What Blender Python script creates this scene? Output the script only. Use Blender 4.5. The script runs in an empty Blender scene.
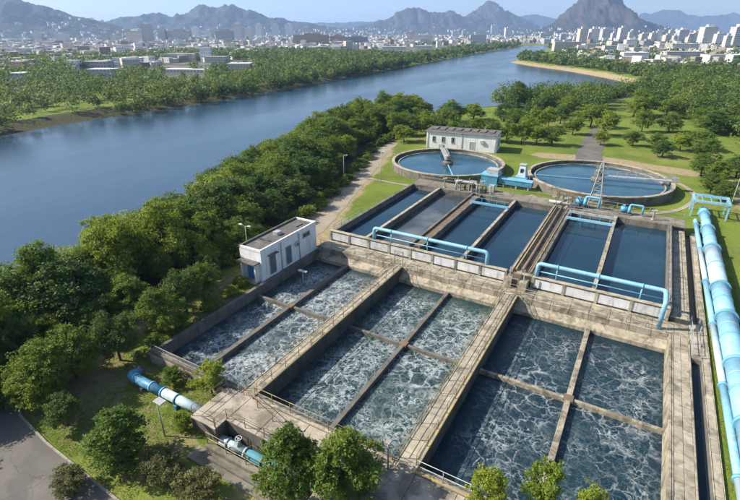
import bpy, math, random
import numpy as np
from mathutils import Vector, noise as mnoise

# ------------------------------------------------------------------ camera, sky, sun, exposure
FPX, PITCH, YAW, CAMH = 475.0, math.radians(24.75), math.radians(30.0), 30.0
scene = bpy.context.scene
col = scene.collection
cam_d = bpy.data.cameras.new('camera')
cam_d.sensor_width = 36.0
cam_d.lens = FPX / 740.0 * 36.0
cam_d.clip_start, cam_d.clip_end = 0.5, 40000.0
cam = bpy.data.objects.new('camera', cam_d)
col.objects.link(cam)
cam.location = (0, 0, CAMH)
cam.rotation_euler = (math.pi / 2 - PITCH, 0, YAW)
scene.camera = cam

SUN_EL = math.radians(38.0)
SUN_AZ = math.atan2(-0.90, -0.42)                 # compass angle from +Y towards +X of the sun
sun_dir = Vector((math.sin(SUN_AZ) * math.cos(SUN_EL), math.cos(SUN_AZ) * math.cos(SUN_EL), math.sin(SUN_EL)))
world = bpy.data.worlds.new('World')
scene.world = world
world.use_nodes = True
wn = world.node_tree.nodes
sky = wn.new('ShaderNodeTexSky')
sky.sky_type = 'NISHITA'
sky.sun_disc = False
sky.sun_elevation = SUN_EL
sky.sun_rotation = SUN_AZ
sky.air_density, sky.dust_density, sky.ozone_density = 1.0, 1.4, 1.6
world.node_tree.links.new(sky.outputs[0], wn['Background'].inputs['Color'])
wn['Background'].inputs['Strength'].default_value = 0.095
sun_l = bpy.data.lights.new('sun', 'SUN')
sun_l.energy, sun_l.angle, sun_l.color = 5.0, math.radians(0.6), (1.0, 0.93, 0.80)
sun_o = bpy.data.objects.new('sun', sun_l)
col.objects.link(sun_o)
sun_o.location = (-100, -40, 120)
sun_o.rotation_euler = (-sun_dir).to_track_quat('-Z', 'Y').to_euler()
scene.view_settings.view_transform = 'Standard'
scene.view_settings.look = 'None'
scene.view_settings.exposure = 0.92
scene.view_settings.gamma = 1.0
scene.view_settings.use_curve_mapping = False
scene.cycles.use_denoising = True
scene.cycles.max_bounces = 6
scene.cycles.diffuse_bounces = 3
scene.cycles.glossy_bounces = 3
scene.cycles.transmission_bounces = 4
scene.cycles.volume_bounces = 2
scene.cycles.sample_clamp_indirect = 6.0

# ------------------------------------------------------------------ helpers
rnd = random.Random(7)
rng = np.random.default_rng(11)
CY, SY = math.cos(YAW), math.sin(YAW)
CP, SP = math.cos(PITCH), math.sin(PITCH)

def at(px, py, z):
    """photo pixel -> point on the horizontal plane z"""
    x, y = px - 370.0, py - 250.0
    t = (CAMH - z) / (y * CP + FPX * SP)
    r, f = x * t, (FPX * CP - y * SP) * t
    return (-SY * f + CY * r, CY * f + SY * r)

def ray_at(px, py, fwd):
    """photo pixel -> point at a given forward distance"""
    x, y = px - 370.0, py - 250.0
    t = fwd / (FPX * CP - y * SP)
    r, d = x * t, (y * CP + FPX * SP) * t
    return (-SY * fwd + CY * r, CY * fwd + SY * r, CAMH - d)

OFF = {}
def off(o):
    return OFF.get(o.name, Vector((0, 0, 0)))

def tag(o, label=None, cat=None, group=None, kind=None):
    if label: o['label'] = label
    if cat: o['category'] = cat
    if group: o['group'] = group
    if kind: o['kind'] = kind
    return o

def link(name, data, parent=None, loc=None):
    o = bpy.data.objects.new(name, data)
    col.objects.link(o)
    if parent is not None:
        o.parent = parent
        OFF[o.name] = off(parent)
        if loc is not None:
            o.location = Vector(loc) - off(parent)
    elif loc is not None:
        o.location = loc
        OFF[o.name] = Vector(loc)
    return o

def thing(name, label, cat, loc=(0, 0, 0), group=None, kind=None):
    o = link(name, None, None, loc)
    o.empty_display_size = 0.3
    return tag(o, label, cat, group, kind)

def fast_mesh(name, V, Q, mat, smooth=False):
    """numpy verts (n,3) and quads (m,4) -> mesh datablock"""
    me = bpy.data.meshes.new(name)
    V = np.ascontiguousarray(V, dtype=np.float32); Q = np.ascontiguousarray(Q, dtype=np.int32)
    m, k = Q.shape
    me.vertices.add(len(V)); me.vertices.foreach_set('co', V.ravel())
    me.loops.add(m * k); me.loops.foreach_set('vertex_index', Q.ravel())
    me.polygons.add(m)
    me.polygons.foreach_set('loop_start', np.arange(0, m * k, k, dtype=np.int32))
    me.update(calc_edges=True)
    me.polygons.foreach_set('use_smooth', np.full(m, bool(smooth)))
    me.materials.append(mat)
    return me

class MB:
    """collects shapes for ONE mesh"""
    def __init__(s): s.v, s.f, s.sm = [], [], []
    def add(s, vs, fs, smooth=False):
        n = len(s.v); s.v += [tuple(v) for v in vs]
        s.f += [tuple(i + n for i in f) for f in fs]; s.sm += [smooth] * len(fs)
        return s
    def box(s, x0, y0, z0, x1, y1, z1):
        return s.add([(x0,y0,z0),(x1,y0,z0),(x1,y1,z0),(x0,y1,z0),(x0,y0,z1),(x1,y0,z1),(x1,y1,z1),(x0,y1,z1)],
                     [(0,3,2,1),(4,5,6,7),(0,1,5,4),(1,2,6,5),(2,3,7,6),(3,0,4,7)])
    def slab(s, x0, y0, z0, x1, y1, z1, b=0.02):
        """box with a chamfered top edge"""
        zb = z1 - b
        return s.add([(x0,y0,z0),(x1,y0,z0),(x1,y1,z0),(x0,y1,z0),(x0,y0,zb),(x1,y0,zb),(x1,y1,zb),(x0,y1,zb),
                      (x0+b,y0+b,z1),(x1-b,y0+b,z1),(x1-b,y1-b,z1),(x0+b,y1-b,z1)],
                     [(0,3,2,1),(0,1,5,4),(1,2,6,5),(2,3,7,6),(3,0,4,7),(4,5,9,8),(5,6,10,9),(6,7,11,10),(7,4,8,11),(8,9,10,11)])
    def bar(s, a, b, w, h=None):
        a, b = Vector(a), Vector(b); h = h or w
        d = (b - a).normalized()
        u = d.cross(Vector((0, 0, 1)))
        u = Vector((1, 0, 0)) if u.length < 1e-4 else u.normalized()
        n = u.cross(d)
        vs = [p + u * sx * w / 2 + n * sz * h / 2 for p in (a, b) for sx, sz in ((-1,-1),(1,-1),(1,1),(-1,1))]
        return s.add(vs, [(0,1,2,3),(7,6,5,4),(0,4,5,1),(1,5,6,2),(2,6,7,3),(3,7,4,0)])
    def tube(s, pts, r, n=10, cap=True):
        pts = [Vector(p) for p in pts]; rs = r if isinstance(r, (list, tuple)) else [r] * len(pts)
        base = len(s.v); up = None
        for i, p in enumerate(pts):
            d = (pts[min(i+1, len(pts)-1)] - pts[max(i-1, 0)]).normalized()
            if up is None:
                up = d.cross(Vector((0, 0, 1)))
                if up.length < 1e-3: up = Vector((1, 0, 0))
            u = (up - d * up.dot(d)).normalized(); up = u; w = d.cross(u)
            for k in range(n):
                a = 2 * math.pi * k / n
                s.v.append(tuple(p + (u * math.cos(a) + w * math.sin(a)) * rs[i]))
        for i in range(len(pts) - 1):
            for k in range(n):
                k2 = (k + 1) % n
                s.f.append((base+i*n+k, base+i*n+k2, base+(i+1)*n+k2, base+(i+1)*n+k)); s.sm.append(True)
        if cap:
            s.f.append(tuple(base + k for k in range(n))[::-1]); s.sm.append(False)
            e = base + (len(pts) - 1) * n
            s.f.append(tuple(e + k for k in range(n))); s.sm.append(False)
        return s
    def lathe(s, prof, n=64, c=(0, 0, 0), closed=True):
        """profile [(r,z)...] round the vertical axis at c"""
        base = len(s.v); m = len(prof)
        for k in range(n):
            a = 2 * math.pi * k / n
            for r, z in prof: s.v.append((c[0] + r * math.cos(a), c[1] + r * math.sin(a), c[2] + z))
        for k in range(n):
            k2 = (k + 1) % n
            for i in range(m if closed else m - 1):
                i2 = (i + 1) % m
                s.f.append((base+k*m+i, base+k2*m+i, base+k2*m+i2, base+k*m+i2)); s.sm.append(False)
        return s
    def disc(s, c, r, n=64):
        b = len(s.v)
        s.v += [(c[0] + r * math.cos(2*math.pi*k/n), c[1] + r * math.sin(2*math.pi*k/n), c[2]) for k in range(n)]
        s.f.append(tuple(range(b, b + n))); s.sm.append(False)
        return s
    def data(s, name, mat, offset=Vector((0, 0, 0))):
        me = bpy.data.meshes.new(name)
        me.from_pydata([(v[0]-offset[0], v[1]-offset[1], v[2]-offset[2]) for v in s.v], [], s.f)
        me.polygons.foreach_set('use_smooth', s.sm)
        me.materials.append(mat)
        return me
    def obj(s, name, mat, parent=None):
        return link(name, s.data(name, mat, off(parent) if parent else Vector((0, 0, 0))), parent)

def bend(pts, r=0.5, n=5):
    """round the corners of a polyline"""
    pts = [Vector(p) for p in pts]; out = [pts[0]]
    for i in range(1, len(pts) - 1):
        a = (pts[i-1] - pts[i]).normalized(); b = (pts[i+1] - pts[i]).normalized()
        p0, p1 = pts[i] + a * r, pts[i] + b * r
        for k in range(n + 1):
            t = k / n
            out.append((1-t)**2 * p0 + 2*t*(1-t) * pts[i] + t*t * p1)
    return out + [pts[-1]]

# ------------------------------------------------------------------ materials
class NT:
    def __init__(s, name):
        s.m = bpy.data.materials.new(name); s.m.use_nodes = True
        s.t = s.m.node_tree; s.b = s.t.nodes['Principled BSDF']
        s.pos = s.t.nodes.new('ShaderNodeNewGeometry').outputs['Position']
    def n(s, typ, **kw):
        o = s.t.nodes.new('ShaderNode' + typ)
        for k, v in kw.items(): setattr(o, k, v)
        return o
    def l(s, a, b): s.t.links.new(a, b)
    def put(s, sock, v):
        if hasattr(v, 'is_output'): s.l(v, sock)
        elif isinstance(v, (tuple, list)): sock.default_value = (*v, 1.0) if len(v) == 3 and len(sock.default_value) == 4 else v
        else: sock.default_value = v
    def noise(s, scale, detail=4, rough=0.55, vec=None, dist=0.0):
        o = s.n('TexNoise'); o.inputs['Scale'].default_value = scale; o.inputs['Detail'].default_value = detail
        o.inputs['Roughness'].default_value = rough; o.inputs['Distortion'].default_value = dist
        s.l(vec or s.pos, o.inputs['Vector']); return o.outputs['Fac']
    def math(s, op, a, b=0.0, c=0.0, clamp=False):
        o = s.n('Math', operation=op, use_clamp=clamp)
        for i, v in enumerate((a, b, c)): s.put(o.inputs[i], v)
        return o.outputs[0]
    def ramp(s, v, lo, hi, a=0.0, b=1.0):
        o = s.n('MapRange', interpolation_type='SMOOTHSTEP'); s.put(o.inputs[0], v)
        for i, k in enumerate((lo, hi, a, b)): s.put(o.inputs[i+1], k)
        return o.outputs[0]
    def mix(s, f, a, b):
        o = s.n('Mix', data_type='RGBA'); s.put(o.inputs[0], f); s.put(o.inputs[6], a); s.put(o.inputs[7], b)
        return o.outputs[2]
    def sep(s, v=None):
        o = s.n('SeparateXYZ'); s.l(v or s.pos, o.inputs[0]); return o.outputs
    def scale(s, v, k):
        o = s.n('VectorMath', operation='MULTIPLY'); s.l(v, o.inputs[0]); o.inputs[1].default_value = k; return o.outputs[0]
    def bump(s, h, strength=0.3, dist=0.05):
        o = s.n('Bump'); o.inputs['Strength'].default_value = strength; o.inputs['Distance'].default_value = dist
        s.l(h, o.inputs['Height']); s.l(o.outputs[0], s.b.inputs['Normal'])
    def done(s, color, rough=0.8, spec=None, metal=None):
        s.put(s.b.inputs['Base Color'], color); s.put(s.b.inputs['Roughness'], rough)
        if spec is not None: s.put(s.b.inputs['Specular IOR Level'], spec)
        if metal is not None: s.put(s.b.inputs['Metallic'], metal)
        return s.m

def plain(name, c1, c2, scale=0.8, rough=0.8, stain=None, st_scale=0.35, st=(0.52, 0.72), bumpd=0.02, fine=9.0, streak=0.0, per_obj=0.0, spec=None, metal=None):
    t = NT(name)
    f = t.noise(scale, 6, 0.65)
    c = t.mix(t.ramp(f, 0.3, 0.7), c1, c2)
    g = t.noise(fine, 4, 0.7)
    if stain:
        k = t.noise(st_scale, 6, 0.7, dist=0.4)
        c = t.mix(t.math('MULTIPLY', t.ramp(k, *st), 0.85), c, stain)
    if streak:
        k = t.noise(1.0, 4, 0.6, vec=t.scale(t.pos, (2.6, 2.6, 0.22)))
        c = t.mix(t.math('MULTIPLY', t.ramp(k, 0.5, 0.72), streak), c, stain or c2)
    if per_obj:
        oi = t.n('ObjectInfo')
        c = t.mix(t.math('MULTIPLY', oi.outputs['Random'], per_obj), c, stain or c2)
    c = t.mix(t.math('MULTIPLY', t.ramp(g, 0.35, 0.75), 0.25), c, tuple(v * 0.55 for v in c1))
    t.bump(g, 0.35, bumpd)
    return t.done(c, rough, spec, metal)

M = {}
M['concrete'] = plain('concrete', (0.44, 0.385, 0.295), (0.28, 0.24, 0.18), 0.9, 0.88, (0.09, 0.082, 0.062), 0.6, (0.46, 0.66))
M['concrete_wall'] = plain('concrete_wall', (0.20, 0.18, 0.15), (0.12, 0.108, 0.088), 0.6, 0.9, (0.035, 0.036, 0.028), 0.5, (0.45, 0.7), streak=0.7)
M['concrete_algae_shade'] = plain('concrete_algae_shade', (0.095, 0.088, 0.070), (0.058, 0.055, 0.044), 0.6, 0.75, (0.022, 0.026, 0.018), 0.5, (0.42, 0.66), streak=0.7)  # algae stains, plus the shade on the basin walls painted into the base tone
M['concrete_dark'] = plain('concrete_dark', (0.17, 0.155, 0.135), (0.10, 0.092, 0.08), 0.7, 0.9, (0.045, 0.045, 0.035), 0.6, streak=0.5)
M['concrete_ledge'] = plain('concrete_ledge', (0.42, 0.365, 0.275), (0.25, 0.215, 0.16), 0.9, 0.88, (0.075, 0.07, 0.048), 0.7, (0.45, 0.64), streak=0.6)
M['deck'] = plain('deck', (0.27, 0.24, 0.19), (0.17, 0.15, 0.115), 0.4, 0.9, (0.065, 0.06, 0.04), 0.5, (0.42, 0.66), per_obj=0.3)
M['paving'] = plain('paving', (0.47, 0.41, 0.31), (0.32, 0.275, 0.21), 1.4, 0.9, (0.10, 0.092, 0.066), 0.9, (0.46, 0.66), per_obj=0.34)
M['plaza'] = plain('plaza', (0.46, 0.40, 0.315), (0.30, 0.255, 0.20), 0.55, 0.9, (0.12, 0.10, 0.075), 0.42, (0.44, 0.62), per_obj=0.22)
M['joint'] = plain('joint', (0.09, 0.08, 0.06), (0.06, 0.065, 0.035), 1.5, 0.95)
M['white_wall'] = plain('white_wall', (0.78, 0.78, 0.78), (0.66, 0.66, 0.66), 0.5, 0.85, (0.36, 0.35, 0.32), 0.6, (0.56, 0.8), streak=0.55)
M['white_panel'] = plain('white_panel', (0.66, 0.66, 0.68), (0.50, 0.50, 0.51), 0.9, 0.75, (0.22, 0.20, 0.165), 0.9, (0.50, 0.72), streak=0.7, per_obj=0.25)
M['roof'] = plain('roof', (0.115, 0.108, 0.10), (0.075, 0.07, 0.066), 0.5, 0.92, (0.19, 0.175, 0.155), 0.7)
M['kiosk'] = plain('kiosk', (0.52, 0.60, 0.66), (0.42, 0.50, 0.57), 0.8, 0.7, (0.25, 0.27, 0.27), 0.9)
M['glass_dark'] = plain('glass_dark', (0.03, 0.045, 0.06), (0.02, 0.03, 0.04), 1, 0.12)
M['door_grey'] = plain('door_grey', (0.12, 0.15, 0.17), (0.08, 0.10, 0.12), 1.2, 0.6)
M['door_blue'] = plain('door_blue', (0.08, 0.25, 0.50), (0.05, 0.17, 0.38), 1.2, 0.5)
M['pipe_pale'] = plain('pipe_pale', (0.25, 0.49, 0.62), (0.18, 0.40, 0.53), 0.6, 0.58, (0.18, 0.17, 0.14), 0.9, (0.55, 0.74), streak=0.35)
M['pipe_white'] = plain('pipe_white', (0.42, 0.56, 0.63), (0.33, 0.47, 0.55), 0.6, 0.58, (0.22, 0.22, 0.19), 0.8, (0.52, 0.72), streak=0.35)
M['pipe_grey'] = plain('pipe_grey', (0.46, 0.55, 0.60), (0.36, 0.45, 0.50), 0.5, 0.4, (0.22, 0.25, 0.25), 0.6, (0.55, 0.8))
M['pipe_sky'] = plain('pipe_sky', (0.17, 0.42, 0.57), (0.12, 0.34, 0.48), 0.6, 0.55, (0.13, 0.22, 0.26), 0.7, (0.55, 0.8))
M['pipe_teal'] = plain('pipe_teal', (0.06, 0.25, 0.32), (0.04, 0.18, 0.25), 0.8, 0.5, (0.09, 0.10, 0.09), 0.8, streak=0.4)
M['pipe_blue'] = plain('pipe_blue', (0.08, 0.28, 0.43), (0.055, 0.21, 0.35), 0.8, 0.5, (0.06, 0.08, 0.10), 0.8, streak=0.3)
M['rail_yellow'] = plain('rail_yellow', (0.34, 0.28, 0.11), (0.22, 0.18, 0.09), 1.5, 0.6, (0.14, 0.10, 0.06), 1.2, (0.42, 0.6))
M['kerb_yellow'] = plain('kerb_yellow', (0.42, 0.33, 0.09), (0.31, 0.25, 0.09), 1.0, 0.8, (0.25, 0.21, 0.145), 0.7, (0.36, 0.54))
M['rail_steel'] = plain('rail_steel', (0.32, 0.31, 0.29), (0.20, 0.18, 0.16), 1.5, 0.55, (0.16, 0.10, 0.06), 1.3)
M['steel_grey'] = plain('steel_grey', (0.42, 0.43, 0.43), (0.30, 0.31, 0.31), 1.5, 0.5, (0.18, 0.13, 0.09), 1.0)
M['rust'] = plain('rust', (0.20, 0.13, 0.08), (0.12, 0.085, 0.06), 1.5, 0.8)
def asphalt():
    t = NT('asphalt')
    c = t.mix(t.ramp(t.noise(0.3, 5, 0.65), 0.35, 0.65), (0.150, 0.136, 0.120), (0.108, 0.098, 0.088))
    c = t.mix(t.math('MULTIPLY', t.ramp(t.noise(0.13, 4, 0.5), 0.54, 0.58), 0.55), c, (0.085, 0.079, 0.073))
    nz = t.n('TexNoise'); nz.inputs['Scale'].default_value = 0.8; nz.inputs['Detail'].default_value = 5; t.l(t.pos, nz.inputs['Vector'])
    ad = t.n('VectorMath', operation='ADD'); t.l(t.pos, ad.inputs[0]); t.l(nz.outputs['Color'], ad.inputs[1])
    v = t.n('TexVoronoi', feature='DISTANCE_TO_EDGE'); v.inputs['Scale'].default_value = 0.22; t.l(ad.outputs[0], v.inputs['Vector'])
    c = t.mix(t.math('MULTIPLY', t.ramp(v.outputs['Distance'], 0.010, 0.003), 0.5), c, (0.055, 0.052, 0.042))
    g = t.noise(13, 4, 0.7); c = t.mix(t.math('MULTIPLY', t.ramp(g, 0.4, 0.7), 0.3), c, (0.07, 0.065, 0.06))
    t.bump(g, 0.4, 0.02)
    return t.done(c, 0.92)
M['asphalt'] = asphalt()
M['kerb'] = plain('kerb', (0.33, 0.30, 0.24), (0.22, 0.20, 0.16), 0.8, 0.9, (0.12, 0.11, 0.07), 0.8)
M['dirt'] = plain('dirt', (0.30, 0.235, 0.15), (0.22, 0.175, 0.105), 0.25, 0.95, (0.13, 0.13, 0.055), 0.22, (0.52, 0.7), fine=5)
M['pathway'] = plain('pathway', (0.31, 0.265, 0.20), (0.23, 0.195, 0.145), 0.3, 0.92, (0.15, 0.14, 0.07), 0.3)
M['bark'] = plain('bark', (0.10, 0.075, 0.05), (0.06, 0.045, 0.032), 2.0, 0.95)

def foliage(name, dark, light, yellow, ya=0.35, patch=0.22):
    t = NT(name)
    g = t.n('NewGeometry'); oi = t.n('ObjectInfo')
    r = g.outputs['Random Per Island']
    c = t.mix(r, dark, light)
    k = t.math('MULTIPLY', t.ramp(oi.outputs['Random'], 0.25, 1.0), ya)
    big = t.ramp(t.noise(patch, 3, 0.6), 0.42, 0.66)
    c = t.mix(t.math('ADD', k, t.math('MULTIPLY', big, ya * 0.8), clamp=True), c, yellow)
    t.done(c, 0.55, 0.25)
    tr = t.n('BsdfTranslucent'); t.l(t.mix(0.35, c, tuple(min(1, v * 1.5) for v in yellow)), tr.inputs['Color'])
    ms = t.n('MixShader'); ms.inputs[0].default_value = 0.36
    t.l(t.b.outputs[0], ms.inputs[1]); t.l(tr.outputs[0], ms.inputs[2])
    t.l(ms.outputs[0], t.t.nodes['Material Output'].inputs['Surface'])
    return t.m
M['leaf'] = foliage('leaf', (0.050, 0.105, 0.014), (0.130, 0.215, 0.026), (0.24, 0.29, 0.030), 0.60)
M['leaf_dark'] = foliage('leaf_dark', (0.036, 0.080, 0.018), (0.085, 0.150, 0.030), (0.14, 0.20, 0.034), 0.45)
M['leaf_bright'] = foliage('leaf_bright', (0.10, 0.17, 0.020), (0.22, 0.29, 0.032), (0.32, 0.36, 0.045), 0.5)
M['leaf_mid'] = foliage('leaf_mid', (0.042, 0.092, 0.016), (0.105, 0.180, 0.028), (0.20, 0.25, 0.032), 0.5)
M['leaf_olive'] = foliage('leaf_olive', (0.085, 0.095, 0.035), (0.16, 0.16, 0.060), (0.20, 0.19, 0.07), 0.4)
M['leaf_far'] = foliage('leaf_far', (0.028, 0.064, 0.016), (0.074, 0.130, 0.028), (0.20, 0.245, 0.040), 0.62, 0.075)
M['grass_blade'] = foliage('grass_blade', (0.075, 0.105, 0.018), (0.125, 0.155, 0.028), (0.17, 0.165, 0.05), 0.6)

def water(name, color, rough=0.07, wave=0.06, wscale=1.2, mud=None):
    t = NT(name)
    c = color
    if mud: c = t.mix(t.ramp(t.noise(0.12, 5, 0.6), 0.42, 0.68), color, mud)
    t.bump(t.noise(wscale, 5, 0.6), 0.5, wave)
    t.done(c, rough, 0.5); t.b.inputs['IOR'].default_value = 1.33
    return t.m
M['river'] = None
def river_mat():
    t = NT('river_water')
    a = t.noise(1.0, 3, 0.5, vec=t.scale(t.pos, (0.35, 0.16, 0.3)))
    b = t.noise(0.02, 3, 0.5)
    t.bump(a, 0.3, 0.12)
    t.done(t.mix(t.ramp(b, 0.35, 0.65), (0.022, 0.052, 0.095), (0.030, 0.062, 0.108)), t.ramp(t.noise(1.0, 4, 0.6, vec=t.scale(t.pos, (0.03, 0.009, 0.03))), 0.35, 0.65, 0.15, 0.24), 0.5)
    t.b.inputs['IOR'].default_value = 1.33
    return t.m
M['river'] = river_mat()
M['still'] = water('still_water', (0.008, 0.030, 0.056), 0.06, 0.02, 1.6, (0.016, 0.046, 0.066))
M['clarifier_water'] = water('clarifier_water', (0.012, 0.060, 0.105), 0.08, 0.03, 1.2, (0.035, 0.095, 0.135))
M['murky'] = water('murky_water', (0.035, 0.045, 0.055), 0.12, 0.05, 1.4, (0.13, 0.135, 0.135))
M['canal'] = water('canal_water', (0.006, 0.014, 0.024), 0.06, 0.02, 1.5)

def foam(name, base, deep, s1, s2, w1, w2, amount, off0, seed, x0, x1, xd):
    """churned water with a net of white foam lines"""
    t = NT(name)
    add = t.n('VectorMath', operation='ADD'); t.l(t.pos, add.inputs[0]); add.inputs[1].default_value = (seed * 13.7, seed * 5.1, 0)
    p = add.outputs[0]
    nz = t.n('TexNoise'); nz.inputs['Scale'].default_value = 0.55; nz.inputs['Detail'].default_value = 5; nz.inputs['Roughness'].default_value = 0.6
    t.l(p, nz.inputs['Vector'])
    sub = t.n('VectorMath', operation='SUBTRACT'); t.l(nz.outputs['Color'], sub.inputs[0]); sub.inputs[1].default_value = (0.5, 0.5, 0.5)
    sc = t.n('VectorMath', operation='SCALE'); t.l(sub.outputs[0], sc.inputs[0]); sc.inputs['Scale'].default_value = 2.3
    ad = t.n('VectorMath', operation='ADD'); t.l(p, ad.inputs[0]); t.l(sc.outputs[0], ad.inputs[1])
    flat = t.scale(ad.outputs[0], (1, 1, 0))
    def net(vec, scale, width):
        v = t.n('TexVoronoi', feature='DISTANCE_TO_EDGE'); v.inputs['Scale'].default_value = scale
        t.l(vec, v.inputs['Vector'])
        wv = t.math('MULTIPLY', t.ramp(t.noise(1.1, 4, 0.65, vec=p), 0.28, 0.72, 0.2, 1.7), width)
        q = t.math('SUBTRACT', 1.0, t.math('DIVIDE', v.outputs['Distance'], wv), clamp=True)
        return t.math('POWER', q, 1.5)
    sc2 = t.n('VectorMath', operation='SCALE'); t.l(sub.outputs[0], sc2.inputs[0]); sc2.inputs['Scale'].default_value = 1.1
    ad2 = t.n('VectorMath', operation='ADD'); t.l(p, ad2.inputs[0]); t.l(sc2.outputs[0], ad2.inputs[1])
    n3 = t.n('TexNoise'); n3.inputs['Scale'].default_value = 1.9; n3.inputs['Detail'].default_value = 4
    t.l(p, n3.inputs['Vector'])
    s3 = t.n('VectorMath', operation='SUBTRACT'); t.l(n3.outputs['Color'], s3.inputs[0]); s3.inputs[1].default_value = (0.5, 0.5, 0.5)
    s4 = t.n('VectorMath', operation='SCALE'); t.l(s3.outputs[0], s4.inputs[0]); s4.inputs['Scale'].default_value = 1.0
    ad3 = t.n('VectorMath', operation='ADD'); t.l(ad2.outputs[0], ad3.inputs[0]); t.l(s4.outputs[0], ad3.inputs[1])
    flat2 = t.scale(ad3.outputs[0], (1, 1, 0))
    grain = t.ramp(t.noise(6.5, 5, 0.75, vec=p), 0.30, 0.62, 0.35, 1.0)
    big = t.noise(0.16, 4, 0.6, vec=p)
    m1 = t.ramp(big, 0.36 + off0, 0.60 + off0)
    m2 = t.ramp(t.noise(0.30, 4, 0.6, vec=p), 0.42 + off0, 0.66 + off0)
    y = t.sep()[1]
    calm = t.ramp(y, 50.2, 46.0)                          # the water lies calm below the end wall
    calm = t.math('MULTIPLY', calm, t.ramp(y, 22.0, 27.5, 0.15, 1.0))
    xs_ = t.math('ADD', t.sep()[0], t.math('MULTIPLY', t.math('SUBTRACT', t.noise(0.7, 4, 0.6, vec=p), 0.5), 3.0))
    rise = t.math('MULTIPLY', t.ramp(xs_, x0, x0 + 2.6, 0.12, 1.0), t.ramp(xs_, x1, x1 - 1.6, 0.3, 1.0))   # the air rises away from the walls
    rise = t.math('MULTIPLY', rise, t.ramp(t.math('ABSOLUTE', t.math('SUBTRACT', xs_, xd)), 0.2, 1.5, 0.45, 1.0))
    calm = t.math('MULTIPLY', calm, rise)
    ridge = t.math('ABSOLUTE', t.math('SUBTRACT', t.noise(1.5, 5, 0.62, vec=flat2), 0.5))
    fine = t.math('MULTIPLY', t.ramp(ridge, 0.055, 0.0), t.math('ADD', t.math('MULTIPLY', m2, 0.6), 0.12))
    a = t.math('MULTIPLY', net(flat, s1, w1), t.math('ADD', t.math('MULTIPLY', m1, 0.8), 0.12))
    b = t.math('MULTIPLY', net(flat2, s2, w2), t.math('ADD', t.math('MULTIPLY', m2, 0.85), 0.15))
    f = t.math('ADD', t.math('MAXIMUM', a, b), t.math('MULTIPLY', fine, 0.42), clamp=True)
    f = t.math('MULTIPLY', f, grain)
    f = t.math('MULTIPLY', t.math('MULTIPLY', f, calm), amount, clamp=True)
    haze_ = t.math('MULTIPLY', t.math('MULTIPLY', t.ramp(t.noise(0.5, 4, 0.6, vec=p), 0.40, 0.75), calm), 0.10 * amount)
    c = t.mix(t.ramp(big, 0.4, 0.6), base, deep)
    c = t.mix(haze_, c, (0.30, 0.36, 0.38))
    c = t.mix(f, c, (0.70, 0.75, 0.76))
    h = t.math('ADD', t.noise(1.3, 5, 0.65, vec=p), t.math('MULTIPLY', f, 0.35))
    t.bump(h, 0.6, 0.16)
    t.done(c, t.math('ADD', t.math('MULTIPLY', f, 0.5), 0.12), 0.5); t.b.inputs['IOR'].default_value = 1.33
    return t.m
M['foam_grey'] = foam('foam_streaked', (0.022, 0.040, 0.046), (0.013, 0.030, 0.040), 1.0, 2.1, 0.16, 0.18, 0.68, -0.06, 3, -37.8, -25.9, -32.7)
M['foam_dense'] = foam('foam_dense', (0.018, 0.042, 0.040), (0.011, 0.030, 0.034), 0.95, 2.0, 0.12, 0.16, 0.64, -0.04, 1, -24.4, -10.9, -17.6)
M['foam_sparse'] = foam('foam_sparse', (0.008, 0.029, 0.040), (0.005, 0.020, 0.034), 0.60, 1.45, 0.058, 0.092, 0.55, 0.02, 2, -9.0, 6.3, -1.15)

# ------------------------------------------------------------------ terrain
RIVER = np.array([(-63.5,-260),(-63.5,20),(-65,41),(-69,55),(-78.5,78),(-92,117),(-99,148),(-96,172),(-82,196),(-68,226),(-52,246),(-37,256),(-22,282),
         (-14,330),(-14,375),(-23,399),(-42,435),(-83,497),(-120,540),(-150,583),(-163,610),(-152,640),(-170,760),(-215,1100),(-232,1300),
         (-300,1330),(-291,1186),(-267,826),(-224,446),(-203,258),(-195,167),(-196,108),(-192,78),(-192,-260)], dtype=float)

def river_sd(P):
    """signed distance to the river outline, positive on land"""
    P = np.asarray(P, dtype=float); A = RIVER; B = np.roll(A, -1, axis=0)
    best = np.full(len(P), 1e18); inside = np.zeros(len(P), dtype=bool)
    for a, b in zip(A, B):
        d = b - a
        t = np.clip(((P - a) @ d) / (d @ d), 0, 1)
        best = np.minimum(best, ((P - a - t[:, None] * d) ** 2).sum(1))
        c = (a[1] > P[:, 1]) != (b[1] > P[:, 1])
        if d[1] != 0: inside ^= c & (P[:, 0] < d[0] * (P[:, 1] - a[1]) / d[1] + a[0])
    s = np.sqrt(best)
    return np.where(inside, -s, s)

def sstep(x, a, b):
    t = np.clip((x - a) / (b - a), 0, 1); return t * t * (3 - 2 * t)

def ground_h(P):
    P = np.atleast_2d(np.asarray(P, dtype=float)); x, y = P[:, 0], P[:, 1]
    h = 0.8 * sstep(y, 22.5, 27.0)
    h = np.maximum(h, 1.25 * sstep(x, 8.5, 9.3) * (1 - sstep(y, 95, 130)))
    h = np.maximum(h, 0.8 * sstep(x, 9, 9.6))
    far = sstep(y, 150, 260); h = h * (1 - far)
    h += far * 0.5 * np.sin(x * 0.031 + 1) * np.cos(y * 0.023)
    west = sstep(-x, 120, 180); h = h * (1 - west) - 0.8 * west
    sd = river_sd(P)
    h = np.where(sd > 0, -3.15 + (h + 3.15) * sstep(sd, 0, 13), -3.15 - np.minimum(-sd * 0.35, 2.5))
    return h

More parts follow.
